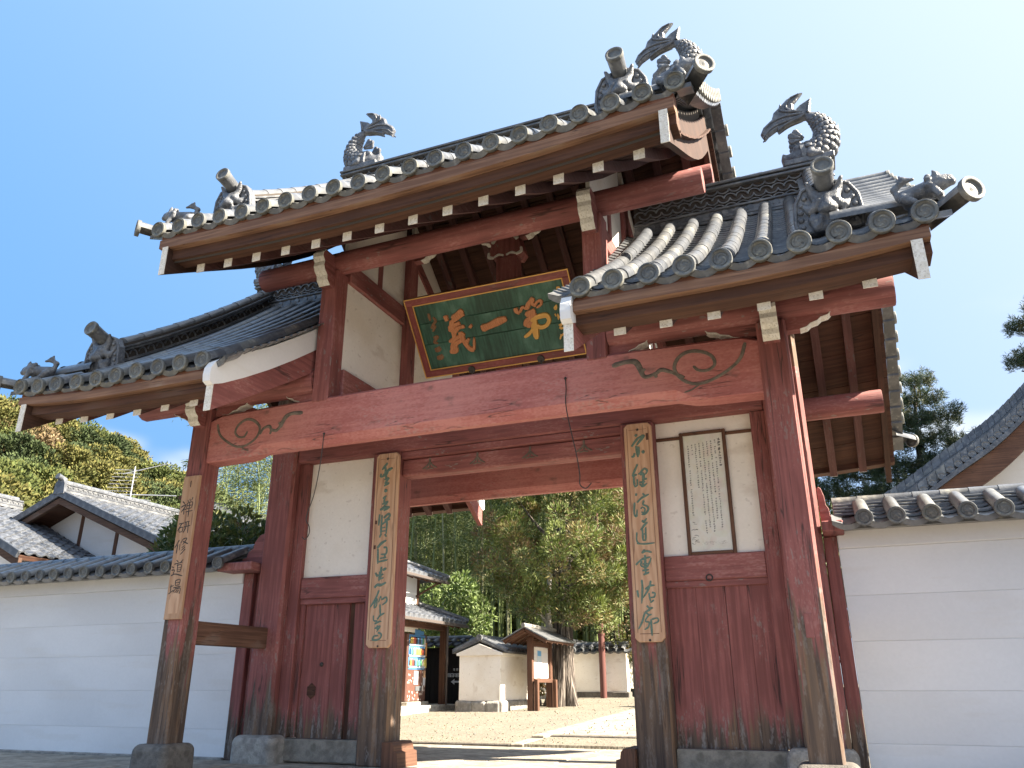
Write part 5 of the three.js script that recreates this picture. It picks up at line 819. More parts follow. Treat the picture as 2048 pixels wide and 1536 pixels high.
{ // large hall to the right of the gate: sweeping gable
  const h = thing('temple_hall', 'large hall with sweeping grey tiled gable roof and white plaster gable', 'temple hall', [0, 0, 0]);
  const c = bez([[4.6, 5.45, 0], [5.64, 5.99, 0], [7.07, 6.92, 0], [8.14, 7.60, 0], [9.1, 8.42, 0], [10.6, 10.0, 0], [12.0, 11.9, 0]], 36), full = [...c, ...c.slice(0, -1).reverse().map(([x, y]) => [24 - x, y, 0])];
  const band = (name, z0, z1, a, b, m) => part(h, name, uvAxis(loft(full.map(([x, y]) => [[x, y - a, z0], [x, y - a, z1], [x, y - b, z1], [x, y - b, z0]])), 'x'), m);
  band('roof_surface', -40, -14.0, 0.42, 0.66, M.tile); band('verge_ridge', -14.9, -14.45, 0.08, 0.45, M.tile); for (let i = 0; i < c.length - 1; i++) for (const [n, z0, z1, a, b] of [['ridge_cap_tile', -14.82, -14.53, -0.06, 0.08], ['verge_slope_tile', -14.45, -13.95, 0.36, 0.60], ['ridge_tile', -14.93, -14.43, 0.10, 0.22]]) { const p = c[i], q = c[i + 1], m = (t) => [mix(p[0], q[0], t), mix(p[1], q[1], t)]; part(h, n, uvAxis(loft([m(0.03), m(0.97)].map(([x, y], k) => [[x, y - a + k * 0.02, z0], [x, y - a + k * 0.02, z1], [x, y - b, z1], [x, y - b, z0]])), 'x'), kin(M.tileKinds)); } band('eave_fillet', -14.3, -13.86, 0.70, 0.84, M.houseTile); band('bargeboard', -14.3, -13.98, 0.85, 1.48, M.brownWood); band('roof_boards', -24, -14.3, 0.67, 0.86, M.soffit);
  for (let i = 0; i < c.length - 1; i++) for (let k = 0; k < 1; k++) { const p = c[i], q = c[i + 1], t = part(h, 'verge_tile', vergeT, M.houseTile); t.position.set((p[0] + q[0]) / 2, (p[1] + q[1]) / 2 - 0.60, -13.93); t.scale.z = 0.8; const d = new THREE.Mesh(discGeo, M.tile); d.name = 'tile_face'; shade(d); d.scale.set(1.05, 1.05, 1); t.add(d); }
  const inn = full.filter(([x]) => x > 5.4 && x < 18.6); part(h, 'gable_wall', uvAxis(prismZ([[inn[0][0], 0], [inn[inn.length - 1][0], 0], ...inn.slice().reverse().map(([x, y]) => [x, y - 0.9])], -15.2, -14.9), 'x'), M.wall);
}
// ---------------------------------------------------------------- inside the court
{ // tea house along the left side of the court: two tiled roofs with eaves to the path, open porch
  const h = thing('porch_house', 'two storey tiled house with open porch inside the court', 'house', [0, 0, 0]);
  const wing = (x, y, zf, zn, rise, k) => { // eave along z at (x, y) from the far corner zf to zn; hipped at the far end
    const len = rise * Math.hypot(1, k), nv = Math.round(len / 0.24), rows = [];
    for (let j = 0; j < nv; j++) { const a0 = j / nv * rise, L = zn - zf - a0, nt = Math.round(L / 0.28); rows.push(tileField([x - a0, y + a0 * k, zf + a0], [0, 0, 1], [-1, k, 0], nt, 1, L / nt, len / nv)); }
    tag(part(h, 'roof_tiles', mergeGeometries(rows.map(norm)), M.houseTile), null, null, null, 'stuff');
    for (let i = 0; i < Math.round((zn - zf) / 0.28); i++) { const e = part(h, 'eave_tile', eaveSq, M.houseTile); e.position.set(x, y + 0.01, zf + 0.14 + i * 0.28); e.rotation.y = Math.PI / 2; }
    part(h, 'hip_ridge', uvAxis(limb([[x + 0.04, y + 0.07, zf - 0.04], [x - rise, y + rise * k + 0.09, zf + rise]], [0.075, 0.075], 8), 'x'), M.houseTile);
    part(h, 'hip_slope', uvAxis(slabBetween([x, y, zf], [x - rise, y + rise * k, zf + rise], [x - rise * 2, y + rise * k, zf + rise], [x - rise * 2, y, zf], 0.06), 'x'), M.houseTile);
    part(h, 'roof_boards', uvAxis(slabBetween([x - 0.03, y - 0.03, zf + 0.03], [x - 0.03, y - 0.03, zn], [x - rise, y - 0.03 + rise * k, zn], [x - rise, y - 0.03 + rise * k, zf + rise], 0.08), 'x'), M.eaveDark);
    part(h, 'gutter', uvAxis(bar(x + 0.01, x + 0.09, y - 0.13, y - 0.05, zf, zn, 0.01), 'z'), M.alu2 ??= plain(0.10, 0.085, 0.08, 0.5));
    for (let z = zf + 0.3; z < zn; z += 0.42) part(h, 'rafter', uvAxis(slabBetween([x - 0.02, y - 0.115, z], [x - 0.02, y - 0.115, z + 0.05], [x - rise, y - 0.115 + rise * k, z + 0.05], [x - rise, y - 0.115 + rise * k, z], 0.06), 'x'), M.brownWood);
  };
  wing(-6.4, 2.60, -12.35, -3.9, 1.2, 0.40); wing(-6.9, 3.82, -12.05, -3.9, 2.6, 0.42);
  part(h, 'storey_wall', uvAxis(bar(-7.6, -7.4, 2.95, 4.0, -11.15, -4.2, 0.01), 'z'), M.wall); part(h, 'corner_post', uvAxis(bar(-7.56, -7.38, 2.9, 4.0, -11.27, -11.15, 0.006), 'y'), M.brownWood);
  part(h, 'porch_wall', uvAxis(bar(-8.2, -8.0, 0.4, 3.0, -11.4, -4.2, 0.01), 'z'), M.brownWood);
  for (const z of [-11.75, -8.2, -5.0]) part(h, 'porch_post', uvAxis(bar(-6.89, -6.72, 0.42, 2.56, z - 0.085, z + 0.085, 0.008), 'y'), M.brownWood);
  part(h, 'porch_beam', uvAxis(bar(-6.87, -6.74, 2.36, 2.52, -11.9, -4.2, 0.01), 'z'), M.brownWood); part(h, 'down_pipe', norm(limb([[-6.62, 0.42, -11.62], [-6.62, 2.5, -11.62]], [0.03, 0.03], 8)), M.alu2); part(h, 'eave_brace', uvAxis(limb([[-7.4, 3.28, -11.1], [-6.98, 3.68, -11.6]], [0.03, 0.03], 6), 'x'), M.brownWood);
  part(h, 'hanging_board', uvAxis(bar(-7.02, -6.99, 2.26, 2.56, -10.55, -9.6, 0.004), 'z'), M.plaster);
  part(h, 'platform', uvAxis(bar(-9.5, -6.62, 0.0, 0.43, -12.4, -4.2, 0.015), 'z'), M.platform ??= skin(stoneTex, 0.9, 0.9, { color: [1.5, 1.48, 1.42], rough: 0.85, bump: 0.004 }));
}
{ // drinks machine
  const v = thing('vending_machine', 'drinks vending machine with blue display rows and a dotted brown lower front', 'vending machine', [-7.0, 0.52, -10.58]); v.rotation.y = Math.PI / 2;
  const w = 0.54, H = 1.72, P = (n, x0, x1, y0, y1, z0, z1, m, c = 0.01) => part(v, n, uvAxis(bar(x0, x1, y0, y1, z0, z1, c), 'y'), m);
  P('cabinet', -w, w, 0, H, -0.75, 0, plain(0.13, 0.065, 0.05, 0.45), 0.03);
  for (let k = 0; k < 3; k++) P('base_block', -w - 0.02 + k * 0.4, -w + 0.36 + k * 0.4, -0.095, -0.002, -0.75, 0.06, M.platform);
  const blue = plain(0.10, 0.28, 0.55, 0.4), strip = plain(0.66, 0.68, 0.70, 0.4); P('display_back', -w + 0.05, w - 0.14, 0.80, H - 0.04, 0.001, 0.012, blue, 0.002);
  const cans = [plain(0.62, 0.30, 0.10, 0.35), plain(0.55, 0.52, 0.46, 0.35), plain(0.12, 0.30, 0.55, 0.35), plain(0.45, 0.08, 0.06, 0.35), plain(0.55, 0.46, 0.12, 0.35), plain(0.10, 0.32, 0.14, 0.35), plain(0.05, 0.04, 0.04, 0.35)];
  for (let r = 0; r < 3; r++) { const y = 0.84 + r * 0.28; P('button_strip', -w + 0.05, w - 0.14, y, y + 0.045, 0.012, 0.035, strip, 0.003); for (let i = 0; i < 9; i++) { const c = part(v, 'drink_sample', norm(new THREE.LatheGeometry([[0.001, 0], [0.032, 0], [0.034, 0.01], [0.034, 0.12], [0.020, 0.15], [0.014, 0.17], [0.001, 0.172]].map(([a, b]) => new THREE.Vector2(a, b)), 10)), cans[(i * 3 + r * 2 + (i > 4)) % 7]); c.position.set(-w + 0.11 + i * 0.093, y + 0.05, 0.04); P('select_button', -w + 0.085 + i * 0.093, -w + 0.13 + i * 0.093, y + 0.012, y + 0.032, 0.034, 0.040, blue, 0.001); } }
  P('price_panel', -0.16, 0.06, 0.42, 0.76, 0.001, 0.018, plain(0.46, 0.60, 0.68, 0.3), 0.004); P('outlet_flap', -0.06, 0.28, 0.26, 0.38, 0.001, 0.02, plain(0.12, 0.13, 0.14, 0.4), 0.006);
  const wht = plain(0.72, 0.66, 0.62, 0.5); for (let i = 0; i < 46; i++) { const x = rr(-0.5, 0.5), y = rr(0.04, 0.76); if (x > -0.18 && x < 0.30 && y > 0.24) continue; part(v, 'printed_drop', uvAxis(prism([[-0.014, 0], [0, -0.034], [0.014, 0], [0.009, 0.024], [-0.009, 0.024]], 0.003, 0), 'y'), wht).position.set(x, y, 0.0005); }
  for (const [x0, x1, y0, y1, z, m] of [[0.36, 0.48, 0.40, 0.60, 0.002, plain(0.58, 0.6, 0.66, 0.5)], [0.38, 0.49, 0.60, 0.78, 0.002, plain(0.50, 0.32, 0.2, 0.5)], [0.32, 0.38, 0.26, 0.40, 0.004, wht], [-0.2, 0.1, H - 0.04, H + 0.10, 0.014, blue], [-0.1, 0.28, H - 0.03, H + 0.07, 0.024, blue], [0.42, 0.52, 0.85, 1.1, 0.003, cans[4]], [0.42, 0.52, 1.15, 1.5, 0.003, cans[0]]]) P('picture_panel', x0, x1, y0, y1, z, z + 0.008, m, 0.003);
}
{ // black board fence with white lettering and an arrow, under a small tile coping
  const f = thing('board_fence', 'black board fence with white lettering and an arrow beside the porch', 'fence', [0, 0, 0]);
  const z = -13.4; for (let k = 0; k < 20; k++) part(f, 'fence_board', uvAxis(bar(-9.7 + k * 0.15, -9.7 + k * 0.15 + 0.145, 0.38, 1.92, z - 0.03, z + rr(-0.002, 0.004), 0.003), 'y'), M.black ??= skin(eaveWood, 1, 2, { color: [0.06, 0.06, 0.065], rough: 0.7, bump: 0.003 }));
  part(f, 'fence_rail', uvAxis(bar(-9.7, -6.7, 1.92, 1.99, z - 0.06, z + 0.03, 0.004), 'x'), M.black);
  for (let k = 0; k < 10; k++) { const t = part(f, 'coping_tile', panGeo, M.houseTile); t.position.set(-9.5 + k * 0.30, 2.12, z + 0.25); t.rotation.x = 0.35; const b = part(f, 'coping_round_tile', eaveBarrel, M.houseTile); b.position.set(-9.35 + k * 0.30, 2.12, z + 0.25); b.rotation.x = 0.35; b.scale.set(0.8, 0.8, 1); }
  part(f, 'coping_ridge', uvAxis(limb([[-9.7, 2.27, z - 0.05], [-6.7, 2.27, z - 0.05]], [0.07, 0.07], 8), 'x'), M.tile);
  const marks = []; const gl = (x, y, s) => { for (const q of [[-0.4, 0.4, 0.4, 0.4], [-0.3, 0.1, 0.35, 0.1], [0, 0.5, 0, -0.5], [-0.35, -0.15, 0.4, -0.2], [-0.35, 0.3, -0.4, -0.45], [0.35, 0.35, 0.33, -0.45]]) if (rnd() > 0.2) marks.push([s * 0.11, x + q[0] * s, y + q[1] * s, x + q[2] * s, y + q[3] * s]); };
  for (let i = 0; i < 3; i++) gl(-7.26 + i * 0.105, 1.36, 0.075); for (let i = 0; i < 8; i++) gl(-7.62 + i * 0.098, 1.20, 0.12);
  part(f, 'painted_lettering', strokes(marks, 0.003, 0), M.white).position.z = z + 0.005;
  part(f, 'painted_arrow', uvAxis(prism([[-7.36, 1.02], [-7.24, 1.10], [-7.24, 1.045], [-7.02, 1.045], [-7.02, 0.995], [-7.24, 0.995], [-7.24, 0.94]], 0.004, 0), 'x'), M.white).position.z = z + 0.003;
}
function courtWall(label, x0, x1, z0, z1, y0, top, stain) { // thick court wall running along z, gabled end towards the gate
  const w = thing('court_wall', label, 'wall'), xc = (x0 + x1) / 2;
  part(w, 'plaster_body', uvAxis(bar(x0, x1, y0 + 0.26, top, z1, z0, 0.012), 'z'), stain);
  part(w, 'gable_end', uvAxis(prismZ([[x0 - 0.06, top], [x1 + 0.06, top], [x1 + 0.07, top + 0.06], [xc, top + 0.30], [x0 - 0.07, top + 0.06]], z1, z0 + 0.05), 'x'), stain);
  for (let z = z0 + 0.03, k = 0; z > z1; z -= 0.42, k++) for (const e of [-1, 1]) { const s = part(w, 'foot_stone', rock(0.34, 0.36, 0.46, 0.07, k + e), M.stone); s.position.set(e > 0 ? x1 - 0.08 : x0 + 0.08, y0 + 0.10, z - 0.2); }
  for (let x = x0 + 0.2; x < x1 - 0.1; x += 0.4) { const s = part(w, 'foot_stone', rock(0.42, 0.34, 0.34, 0.07, x * 9), M.stone); s.position.set(x, y0 + 0.09, z0 - 0.08); }
  const xm = xc; for (let z = z0 - 0.05; z > z1; z -= 0.28) for (const e of [-1, 1]) { const t = part(w, 'coping_round_tile', vergeBarrel, M.tile); t.rotation.order = 'YXZ'; t.rotation.y = e * Math.PI / 2; t.rotation.x = 0.40; t.scale.set(0.95, 0.95, ((x1 - x0) / 2 + 0.22) / 0.8 * 1.08); t.position.set(xc + e * ((x1 - x0) / 2 + 0.2), top + 0.115, z); }
  part(w, 'coping_bed', uvAxis(prismZ([[x0 - 0.2, top + 0.06], [xc, top + 0.36], [x1 + 0.2, top + 0.06], [x1 + 0.2, top + 0.10], [xc, top + 0.42], [x0 - 0.2, top + 0.10]], z1, z0 + 0.03), 'z'), M.tile);
  for (let z = z0 + 0.08; z > z1 + 0.2; z -= 0.285) { const c = part(w, 'ridge_cap_tile', capTile, M.tile); c.position.set(xc, top + 0.45, z); c.scale.set(0.9, 0.9, 1); }
}
M.wallStain = skin(plasterTex, 1.6, 1.6, { color: [1.02, 1.02, 1.02], rough: 0.9, bump: 0.002 });
courtWall('short white court wall with gabled end on rough stones beside the notice shelter', -5.92, -4.72, -10.95, -13.6, 0.27, 1.66, M.wallStain);
courtWall('mossy white court wall behind the old tree', -6.2, -5.4, -17.2, -30, 0.45, 2.0, M.wallStain);
{
  const w = thing('court_wall', 'stained white wall with grey coping behind the rusty pole', 'wall');
  part(w, 'plaster_body', uvAxis(bar(-5.4, -3.2, 0.7, 1.95, -18.6, -18.3, 0.01), 'x'), M.wallStain); part(w, 'stone_foot', uvAxis(bar(-5.4, -3.15, 0.3, 0.7, -18.7, -18.25, 0.02), 'x'), M.stoneDark);
  for (let k = 0; k < 8; k++) { const b = part(w, 'coping_round_tile', eaveBarrel, M.tile); b.position.set(-5.3 + k * 0.29, 2.02, -18.05); b.rotation.x = 0.4; const p = part(w, 'coping_pan_tile', panGeo, M.tile); p.position.set(-5.15 + k * 0.29, 2.02, -18.05); p.rotation.x = 0.4; } part(w, 'coping_ridge', uvAxis(limb([[-5.4, 2.22, -18.45], [-3.15, 2.22, -18.45]], [0.1, 0.1], 10), 'x'), M.tile);
}
{ // roofed notice shelter, facing the path
  const n = thing('notice_shelter', 'roofed wooden notice shelter with white posters beside the old tree trunk', 'notice board', [-4.04, 0, 0]);
  const T = (name, x0, x1, y0, y1, z0, z1, m = M.brownWood, g = 'y') => part(n, name, uvAxis(bar(x0, x1, y0, y1, z0, z1, 0.008), g), m);
  T('post', -0.075, 0.075, 0.28, 2.12, -11.46, -11.31); T('post', -0.075, 0.075, 0.32, 2.12, -12.92, -12.77); T('rail', -0.05, 0.05, 1.90, 2.03, -12.77, -11.46, M.brownWood, 'z'); T('rail', -0.05, 0.12, 0.98, 1.08, -12.80, -11.43, M.brownWood, 'z');
  T('stub_post', 0.12, 0.22, 0.28, 1.06, -11.44, -11.32); T('stub_post', 0.12, 0.22, 0.32, 1.06, -12.90, -12.78);
  T('back_board', -0.03, 0.0, 1.09, 1.89, -12.77, -11.46, M.plaster, 'z');
  for (const [a, b, c, d, m] of [[-11.60, -11.84, 1.12, 1.72, M.white], [-11.88, -12.20, 1.10, 1.80, plain(0.62, 0.72, 0.78, 0.6)], [-11.90, -12.18, 1.66, 1.79, plain(0.16, 0.42, 0.72, 0.6)], [-12.24, -12.70, 1.36, 1.76, M.white]]) part(n, 'poster', uvAxis(bar(0.001, m === M.white ? 0.006 : 0.009 + (c > 1.5 ? 0.004 : 0), c, d, b, a, 0), 'z'), m);
  for (const e of [-1, 1]) { part(n, 'roof_slope', uvAxis(slabBetween([e * 0.62, 2.02, -10.95], [0, 2.33, -10.95], [0, 2.33, -13.3], [e * 0.62, 2.02, -13.3], 0.05), 'z'), M.brownWood); part(n, 'roof_cover', uvAxis(slabBetween([e * 0.66, 2.045, -10.90], [0, 2.375, -10.90], [0, 2.375, -13.35], [e * 0.66, 2.045, -13.35], 0.03), 'z'), M.tile); }
  part(n, 'ridge', uvAxis(limb([[0, 2.40, -10.85], [0, 2.40, -13.4]], [0.06, 0.06], 8), 'z'), M.stone);
  for (let k = 0; k < 6; k++) for (const e of [-1, 1]) part(n, 'rafter', uvAxis(slabBetween([e * 0.60, 1.985, -11.0 - k * 0.44], [0, 2.285, -11.0 - k * 0.44], [0, 2.285, -11.05 - k * 0.44], [e * 0.60, 1.985, -11.05 - k * 0.44], 0.05), 'x'), M.brownWood);
}
{ const p = thing('steel_pole', 'rust red steel pole rising beside the stained wall', 'pole', [-3.93, 0.5, -17.9]); const rust = plain(0.115, 0.04, 0.033, 0.7); part(p, 'base_tube', limb([[0, 0, 0], [0, 2.0, 0]], [0.11, 0.11], 12), rust); part(p, 'collar', limb([[0, 2.0, 0], [0, 2.06, 0]], [0.12, 0.12], 12), rust); part(p, 'pole_tube', limb([[0, 2.06, 0], [0, 6.2, 0]], [0.07, 0.06], 12), rust); }

{ // fallen leaves and loose pebbles on the court
  const n = 2200, g = norm(new THREE.IcosahedronGeometry(0.011, 0)), im = new THREE.InstancedMesh(g, new THREE.MeshStandardMaterial({ roughness: 0.95 }), n), c = new THREE.Color(), o = new THREE.Object3D();
  for (let i = 0; i < n; i++) { const z = -3.8 - 15 * rnd() ** 1.2, x = mix(-6.4 + (z + 3.8) * 0.12, 2.4, rnd()), leaf = rnd() < 0.2, k = rr(0.4, 1.5); o.position.set(x, gy(z) + (x > -1.2 && z < -5 ? 0.045 : 0.004), z); o.rotation.set(rr(0, 6), rr(0, 6), rr(0, 6)); o.scale.set(k * 1.3, leaf ? 0.2 : k * 0.6, k); o.updateMatrix(); im.setMatrixAt(i, o.matrix); im.setColorAt(i, leaf ? c.setRGB(rr(0.08, 0.15), rr(0.055, 0.09), 0.03) : c.setRGB(0.12 + rnd() * 0.1, 0.11 + rnd() * 0.09, 0.085 + rnd() * 0.07)); }
  im.name = 'court_litter'; im.userData = { kind: 'stuff', label: 'fallen leaves and loose pebbles scattered over the gravel court', category: 'litter' }; shade(im); scene.add(im);
}
// ---------------------------------------------------------------- trees, bamboo, hill
// leaves: [x,y,z, dx,dy,dz, length, width, colour index] joined into one geometry of folded diamonds with vertex colours
function foliage(list, palette) {
  const n = list.length, pos = new Float32Array(n * 18), col = new Float32Array(n * 18), d = V(), s = V(), r = V();
  for (let i = 0; i < n; i++) {
    const [x, y, z, dx, dy, dz, L, W, c] = list[i]; d.set(dx, dy, dz).normalize(); r.set(rnd() - 0.5, rnd() - 0.5, rnd() - 0.5); s.crossVectors(d, r).normalize();
    const m = 0.45, ax = x + d.x * L * m, ay = y + d.y * L * m, az = z + d.z * L * m, w = W / 2;
    const q = [x, y, z, ax + s.x * w, ay + s.y * w, az + s.z * w, x + d.x * L, y + d.y * L - L * 0.08, z + d.z * L, x, y, z, x + d.x * L, y + d.y * L - L * 0.08, z + d.z * L, ax - s.x * w, ay - s.y * w, az - s.z * w];
    const k = palette[c % palette.length], v = 0.78 + rnd() * 0.44; for (let j = 0; j < 18; j++) { pos[i * 18 + j] = q[j]; col[i * 18 + j] = k[j % 3] * v; }
  }
  const g = new THREE.BufferGeometry(); g.setAttribute('position', new THREE.BufferAttribute(pos, 3)); g.setAttribute('color', new THREE.BufferAttribute(col, 3)); g.computeVertexNormals(); return g;
}
const leafMat = new THREE.MeshPhysicalMaterial({ color: 0xffffff, vertexColors: true, roughness: 0.75, transmission: 0.4, thickness: 0, side: THREE.DoubleSide });
const farLeaf = new THREE.MeshStandardMaterial({ color: 0xffffff, vertexColors: true, roughness: 0.85, side: THREE.DoubleSide });
const sph = () => { const u = rnd() * 2 - 1, a = rnd() * 2 * Math.PI, q = Math.sqrt(1 - u * u); return [q * Math.cos(a), u, q * Math.sin(a)]; };
// a crown of clumps: each clump is a shell of leaves pointing outwards and a little up
function crown(cl, per, L, W, palette, { up = 0.3, pick = (i) => i } = {}) {
  const out = []; cl.forEach(([cx, cy, cz, r], ci) => { for (let k = 0; k < per; k++) { const d = sph(), q = r * Math.cbrt(0.25 + 0.75 * rnd()); out.push([cx + d[0] * q, cy + d[1] * q * 0.8, cz + d[2] * q, d[0] + rr(-0.6, 0.6), d[1] + up + rr(-0.5, 0.5), d[2] + rr(-0.6, 0.6), L * rr(0.7, 1.3), W * rr(0.7, 1.3), pick(ci + (rnd() < 0.25 ? 1 : 0))]); } });
  return foliage(out, palette);
}
const clumps = (n, rx, ry, rz, r0, r1, cy, hollow = 0.45) => [...Array(n)].map(() => { const d = sph(), q = Math.cbrt(hollow + (1 - hollow) * rnd()); return [d[0] * rx * q, cy + d[1] * ry * q, d[2] * rz * q, rr(r0, r1)]; });

// ---- the old cypress in the court
{
  const t = thing('cypress_tree', 'old cypress with ridged trunk and dense yellow green crown beside the notice shelter', 'tree', [-3.92, 0.33, -13.6]);
  const rings = []; for (let i = 0; i <= 16; i++) { const y = i * 0.32, f = 0.30 + 0.16 * Math.exp(-y * 1.7) - y * 0.022; rings.push([...Array(26)].map((_, k) => { const a = -k / 26 * 2 * Math.PI, fl = 1 + (0.10 + 0.16 * Math.exp(-y * 2)) * Math.sin(a * 5 + y * 0.5) + 0.07 * Math.sin(a * 11 + 1) + 0.04 * Math.sin(a * 17 + y); return [Math.cos(a) * f * fl + 0.03 * y, y, Math.sin(a) * f * fl]; })); }
  part(t, 'trunk', uvAxis(loft(rings, { smooth: 0.6 }), 'y'), M.bark);
  const dead = part(t, 'dead_stem', uvAxis(limb(bez([[-0.25, 1.9, 0.25], [-0.30, 2.8, 0.28], [-0.22, 3.6, 0.25], [-0.28, 4.6, 0.2]], 10), [...Array(11)].map((_, i) => 0.11 - i * 0.007), 8), 'y'), M.deadWood ??= plain(0.42, 0.40, 0.38, 0.9));
  part(dead, 'dead_stub', uvAxis(limb(bez([[-0.26, 2.2, 0.26], [-0.5, 2.5, 0.35], [-0.75, 2.62, 0.4]], 6), [0.08, 0.07, 0.06, 0.05, 0.04, 0.03, 0.02], 6), 'y'), M.deadWood);
  for (const [a, y, l] of [[0.2, 3.1, 1.2], [2.6, 3.5, 1.2], [4.2, 3.3, 1.2], [5.7, 3.9, 1.3], [0.9, 4.5, 1.2], [3.1, 4.6, 1.2]]) part(t, 'limb', uvAxis(limb(bez([[0.08, y, 0], [Math.cos(a) * l * 0.5, y + 0.5, Math.sin(a) * l * 0.5], [Math.cos(a) * l, y + 1.3, Math.sin(a) * l]], 6), [0.08, 0.07, 0.06, 0.05, 0.04, 0.03, 0.015], 6), 'y'), M.bark);
  const cl = []; for (let i = 0; i < 420; i++) { const y = rr(2.5, 9.0), R = 2.6 * Math.sqrt(clamp(1 - ((y - 5.0) / 3.7) ** 2)) * (y < 3.6 ? 0.75 : 1), a = rnd() * 6.283, q = R * Math.sqrt(0.35 + 0.65 * rnd()); cl.push([Math.cos(a) * q + 0.15, y - 0.25 * (q / 2.3), Math.sin(a) * q, rr(0.20, 0.42)]); }
  part(t, 'crown', crown(cl, 260, 0.15, 0.032, [[0.15, 0.20, 0.035], [0.19, 0.235, 0.045], [0.11, 0.16, 0.032], [0.22, 0.18, 0.055], [0.16, 0.215, 0.04], [0.18, 0.12, 0.05]], { up: 0.7 }), leafMat);
}
// ---- bamboo grove
const bambooGeo = [0, 1, 2, 3].map((v) => {
  const H = 10 + v * 1.3, lean = 0.5 + v * 0.25, P = bez([[0, 0, 0], [0.05, H * 0.5, 0], [lean * 0.5, H * 0.82, 0.1], [lean * 1.7, H, 0.25]], 18), culm = limb(P, P.map((_, i) => 0.052 * (1 - i / 20)), 7), lv = [];
  for (let i = 0; i < 30; i++) { const t = 0.22 + 0.78 * (i + rnd()) / 30, p = P[Math.min(18, Math.round(t * 18))], a = rnd() * 6.283, l = rr(0.9, 1.9) * (1.25 - t * 0.5);
    for (let k = 0; k < 60; k++) { const s = Math.sqrt(rnd()), sp = 0.30 * s + 0.1, x = p[0] + Math.cos(a) * l * s + rr(-sp, sp), z = p[2] + Math.sin(a) * l * s + rr(-sp, sp), y = p[1] + 0.55 * s - 0.75 * s * s + rr(-0.16, 0.16); lv.push([x, y, z, Math.cos(a) + rr(-0.8, 0.8), -0.35 + rr(-0.3, 0.25), Math.sin(a) + rr(-0.8, 0.8), rr(0.15, 0.26), rr(0.024, 0.036), (i + (rnd() < 0.3 ? 1 : 0)) % 5]); } }
  return [uvAxis(culm, 'y'), foliage(lv, [[0.085, 0.13, 0.02], [0.11, 0.155, 0.028], [0.065, 0.105, 0.02], [0.14, 0.165, 0.035], [0.095, 0.14, 0.024]])];
});
const culmMat = plain(0.13, 0.17, 0.06, 0.45), culmPale = plain(0.26, 0.27, 0.16, 0.5);
let bi = 0;
function bamboo(x, z, y, label, grp, s = 1) { const g = thing('bamboo', label, 'bamboo', [x, y, z], grp), v = bambooGeo[bi++ % 4]; g.rotation.y = rr(0, 6.28); g.scale.set(s, s * rr(0.9, 1.1), s); part(g, 'culm', v[0], bi % 5 ? culmMat : culmPale); part(g, 'leaves', v[1], leafMat); }
for (let k = 0; k < 150; k++) { const r = rnd(), z = -18.6 - 15 * rnd() ** 1.3, x0 = -16 + (z + 19) * 0.9, x = mix(x0, -3.4 + (z + 19) * 0.35, r); bamboo(x, z, gy(z) - 0.05, 'tall bamboo in the grove behind the court', 'bamboo of the grove behind the court'); }
// ---- broadleaf trees
const pal = { shrub: [[0.05, 0.095, 0.02], [0.075, 0.125, 0.024], [0.10, 0.135, 0.026], [0.15, 0.165, 0.04]], light: [[0.12, 0.185, 0.03], [0.15, 0.22, 0.04], [0.09, 0.15, 0.025]], mixd: [[0.08, 0.12, 0.022], [0.13, 0.15, 0.03], [0.19, 0.135, 0.04], [0.09, 0.14, 0.025], [0.22, 0.16, 0.07]] };
function broadleaf(name, label, cat, pos, { trunk = 1.6, r = 1.2, ry = 1, n = 40, per = 120, L = 0.11, W = 0.06, p = pal.shrub, tr = 0.08, lean = 0.1, grp } = {}) {
  const t = thing(name, label, cat, pos, grp), cy = trunk + r * ry * 0.75;
  part(t, 'trunk', uvAxis(limb(bez([[0, -0.1, 0], [lean * 0.6, trunk * 0.5, 0.03], [lean, trunk, 0], [lean * 0.8, cy, 0.05]], 10), [...Array(11)].map((_, i) => tr * (1.15 - i * 0.075)), 8), 'y'), M.bark);
  for (let k = 0; k < 5; k++) { const a = k * 1.26 + rnd(); part(t, 'limb', uvAxis(limb([[lean, trunk * 0.9, 0], [lean + Math.cos(a) * r * 0.4, trunk + r * 0.4, Math.sin(a) * r * 0.4], [lean + Math.cos(a) * r * 0.7, trunk + r * 0.9, Math.sin(a) * r * 0.7]], [tr * 0.6, tr * 0.4, tr * 0.2], 6), 'y'), M.bark); }
  part(t, 'crown', crown(clumps(n, r, r * ry, r, r * 0.18, r * 0.34, cy), per, L, W, p), leafMat); return t;
}
broadleaf('garden_tree', 'dark glossy evergreen tree rising between the plaque post and the main pillar', 'tree', [-6.35, 0, -2.2], { trunk: 1.9, r: 1.25, ry: 0.85, n: 85, per: 170, L: 0.14, W: 0.06, p: pal.shrub });
broadleaf('garden_shrub', 'yellow green shrub showing over the wall coping below the gable', 'shrub', [-8.6, 0, -1.9], { trunk: 1.9, r: 0.75, ry: 0.7, n: 30, per: 110, L: 0.12, W: 0.055, p: [[0.10, 0.12, 0.025], [0.06, 0.09, 0.02], [0.16, 0.14, 0.04]] });
broadleaf('garden_shrub', 'dark leafy shrub between the gabled house and the plaque post', 'shrub', [-7.75, 0, -2.4], { trunk: 2.1, r: 0.85, ry: 0.7, n: 50, per: 150, L: 0.12, W: 0.055 });
for (let k = 0; k < 24; k++) { const z = rr(-9, -4.4), x = -7.6 + (z + 4.4) * 0.5 + rr(-1.9, 0.3); bamboo(x, z, 0, 'light green bamboo showing between the plaque post and the main pillar', 'bamboo beside the left wall', 0.56); }
broadleaf('court_tree', 'bright green leafy tree behind the porch house', 'tree', [-8.9, 0.5, -16.6], { trunk: 1.6, r: 1.35, ry: 1.1, n: 50, per: 140, L: 0.15, W: 0.07, p: pal.light });
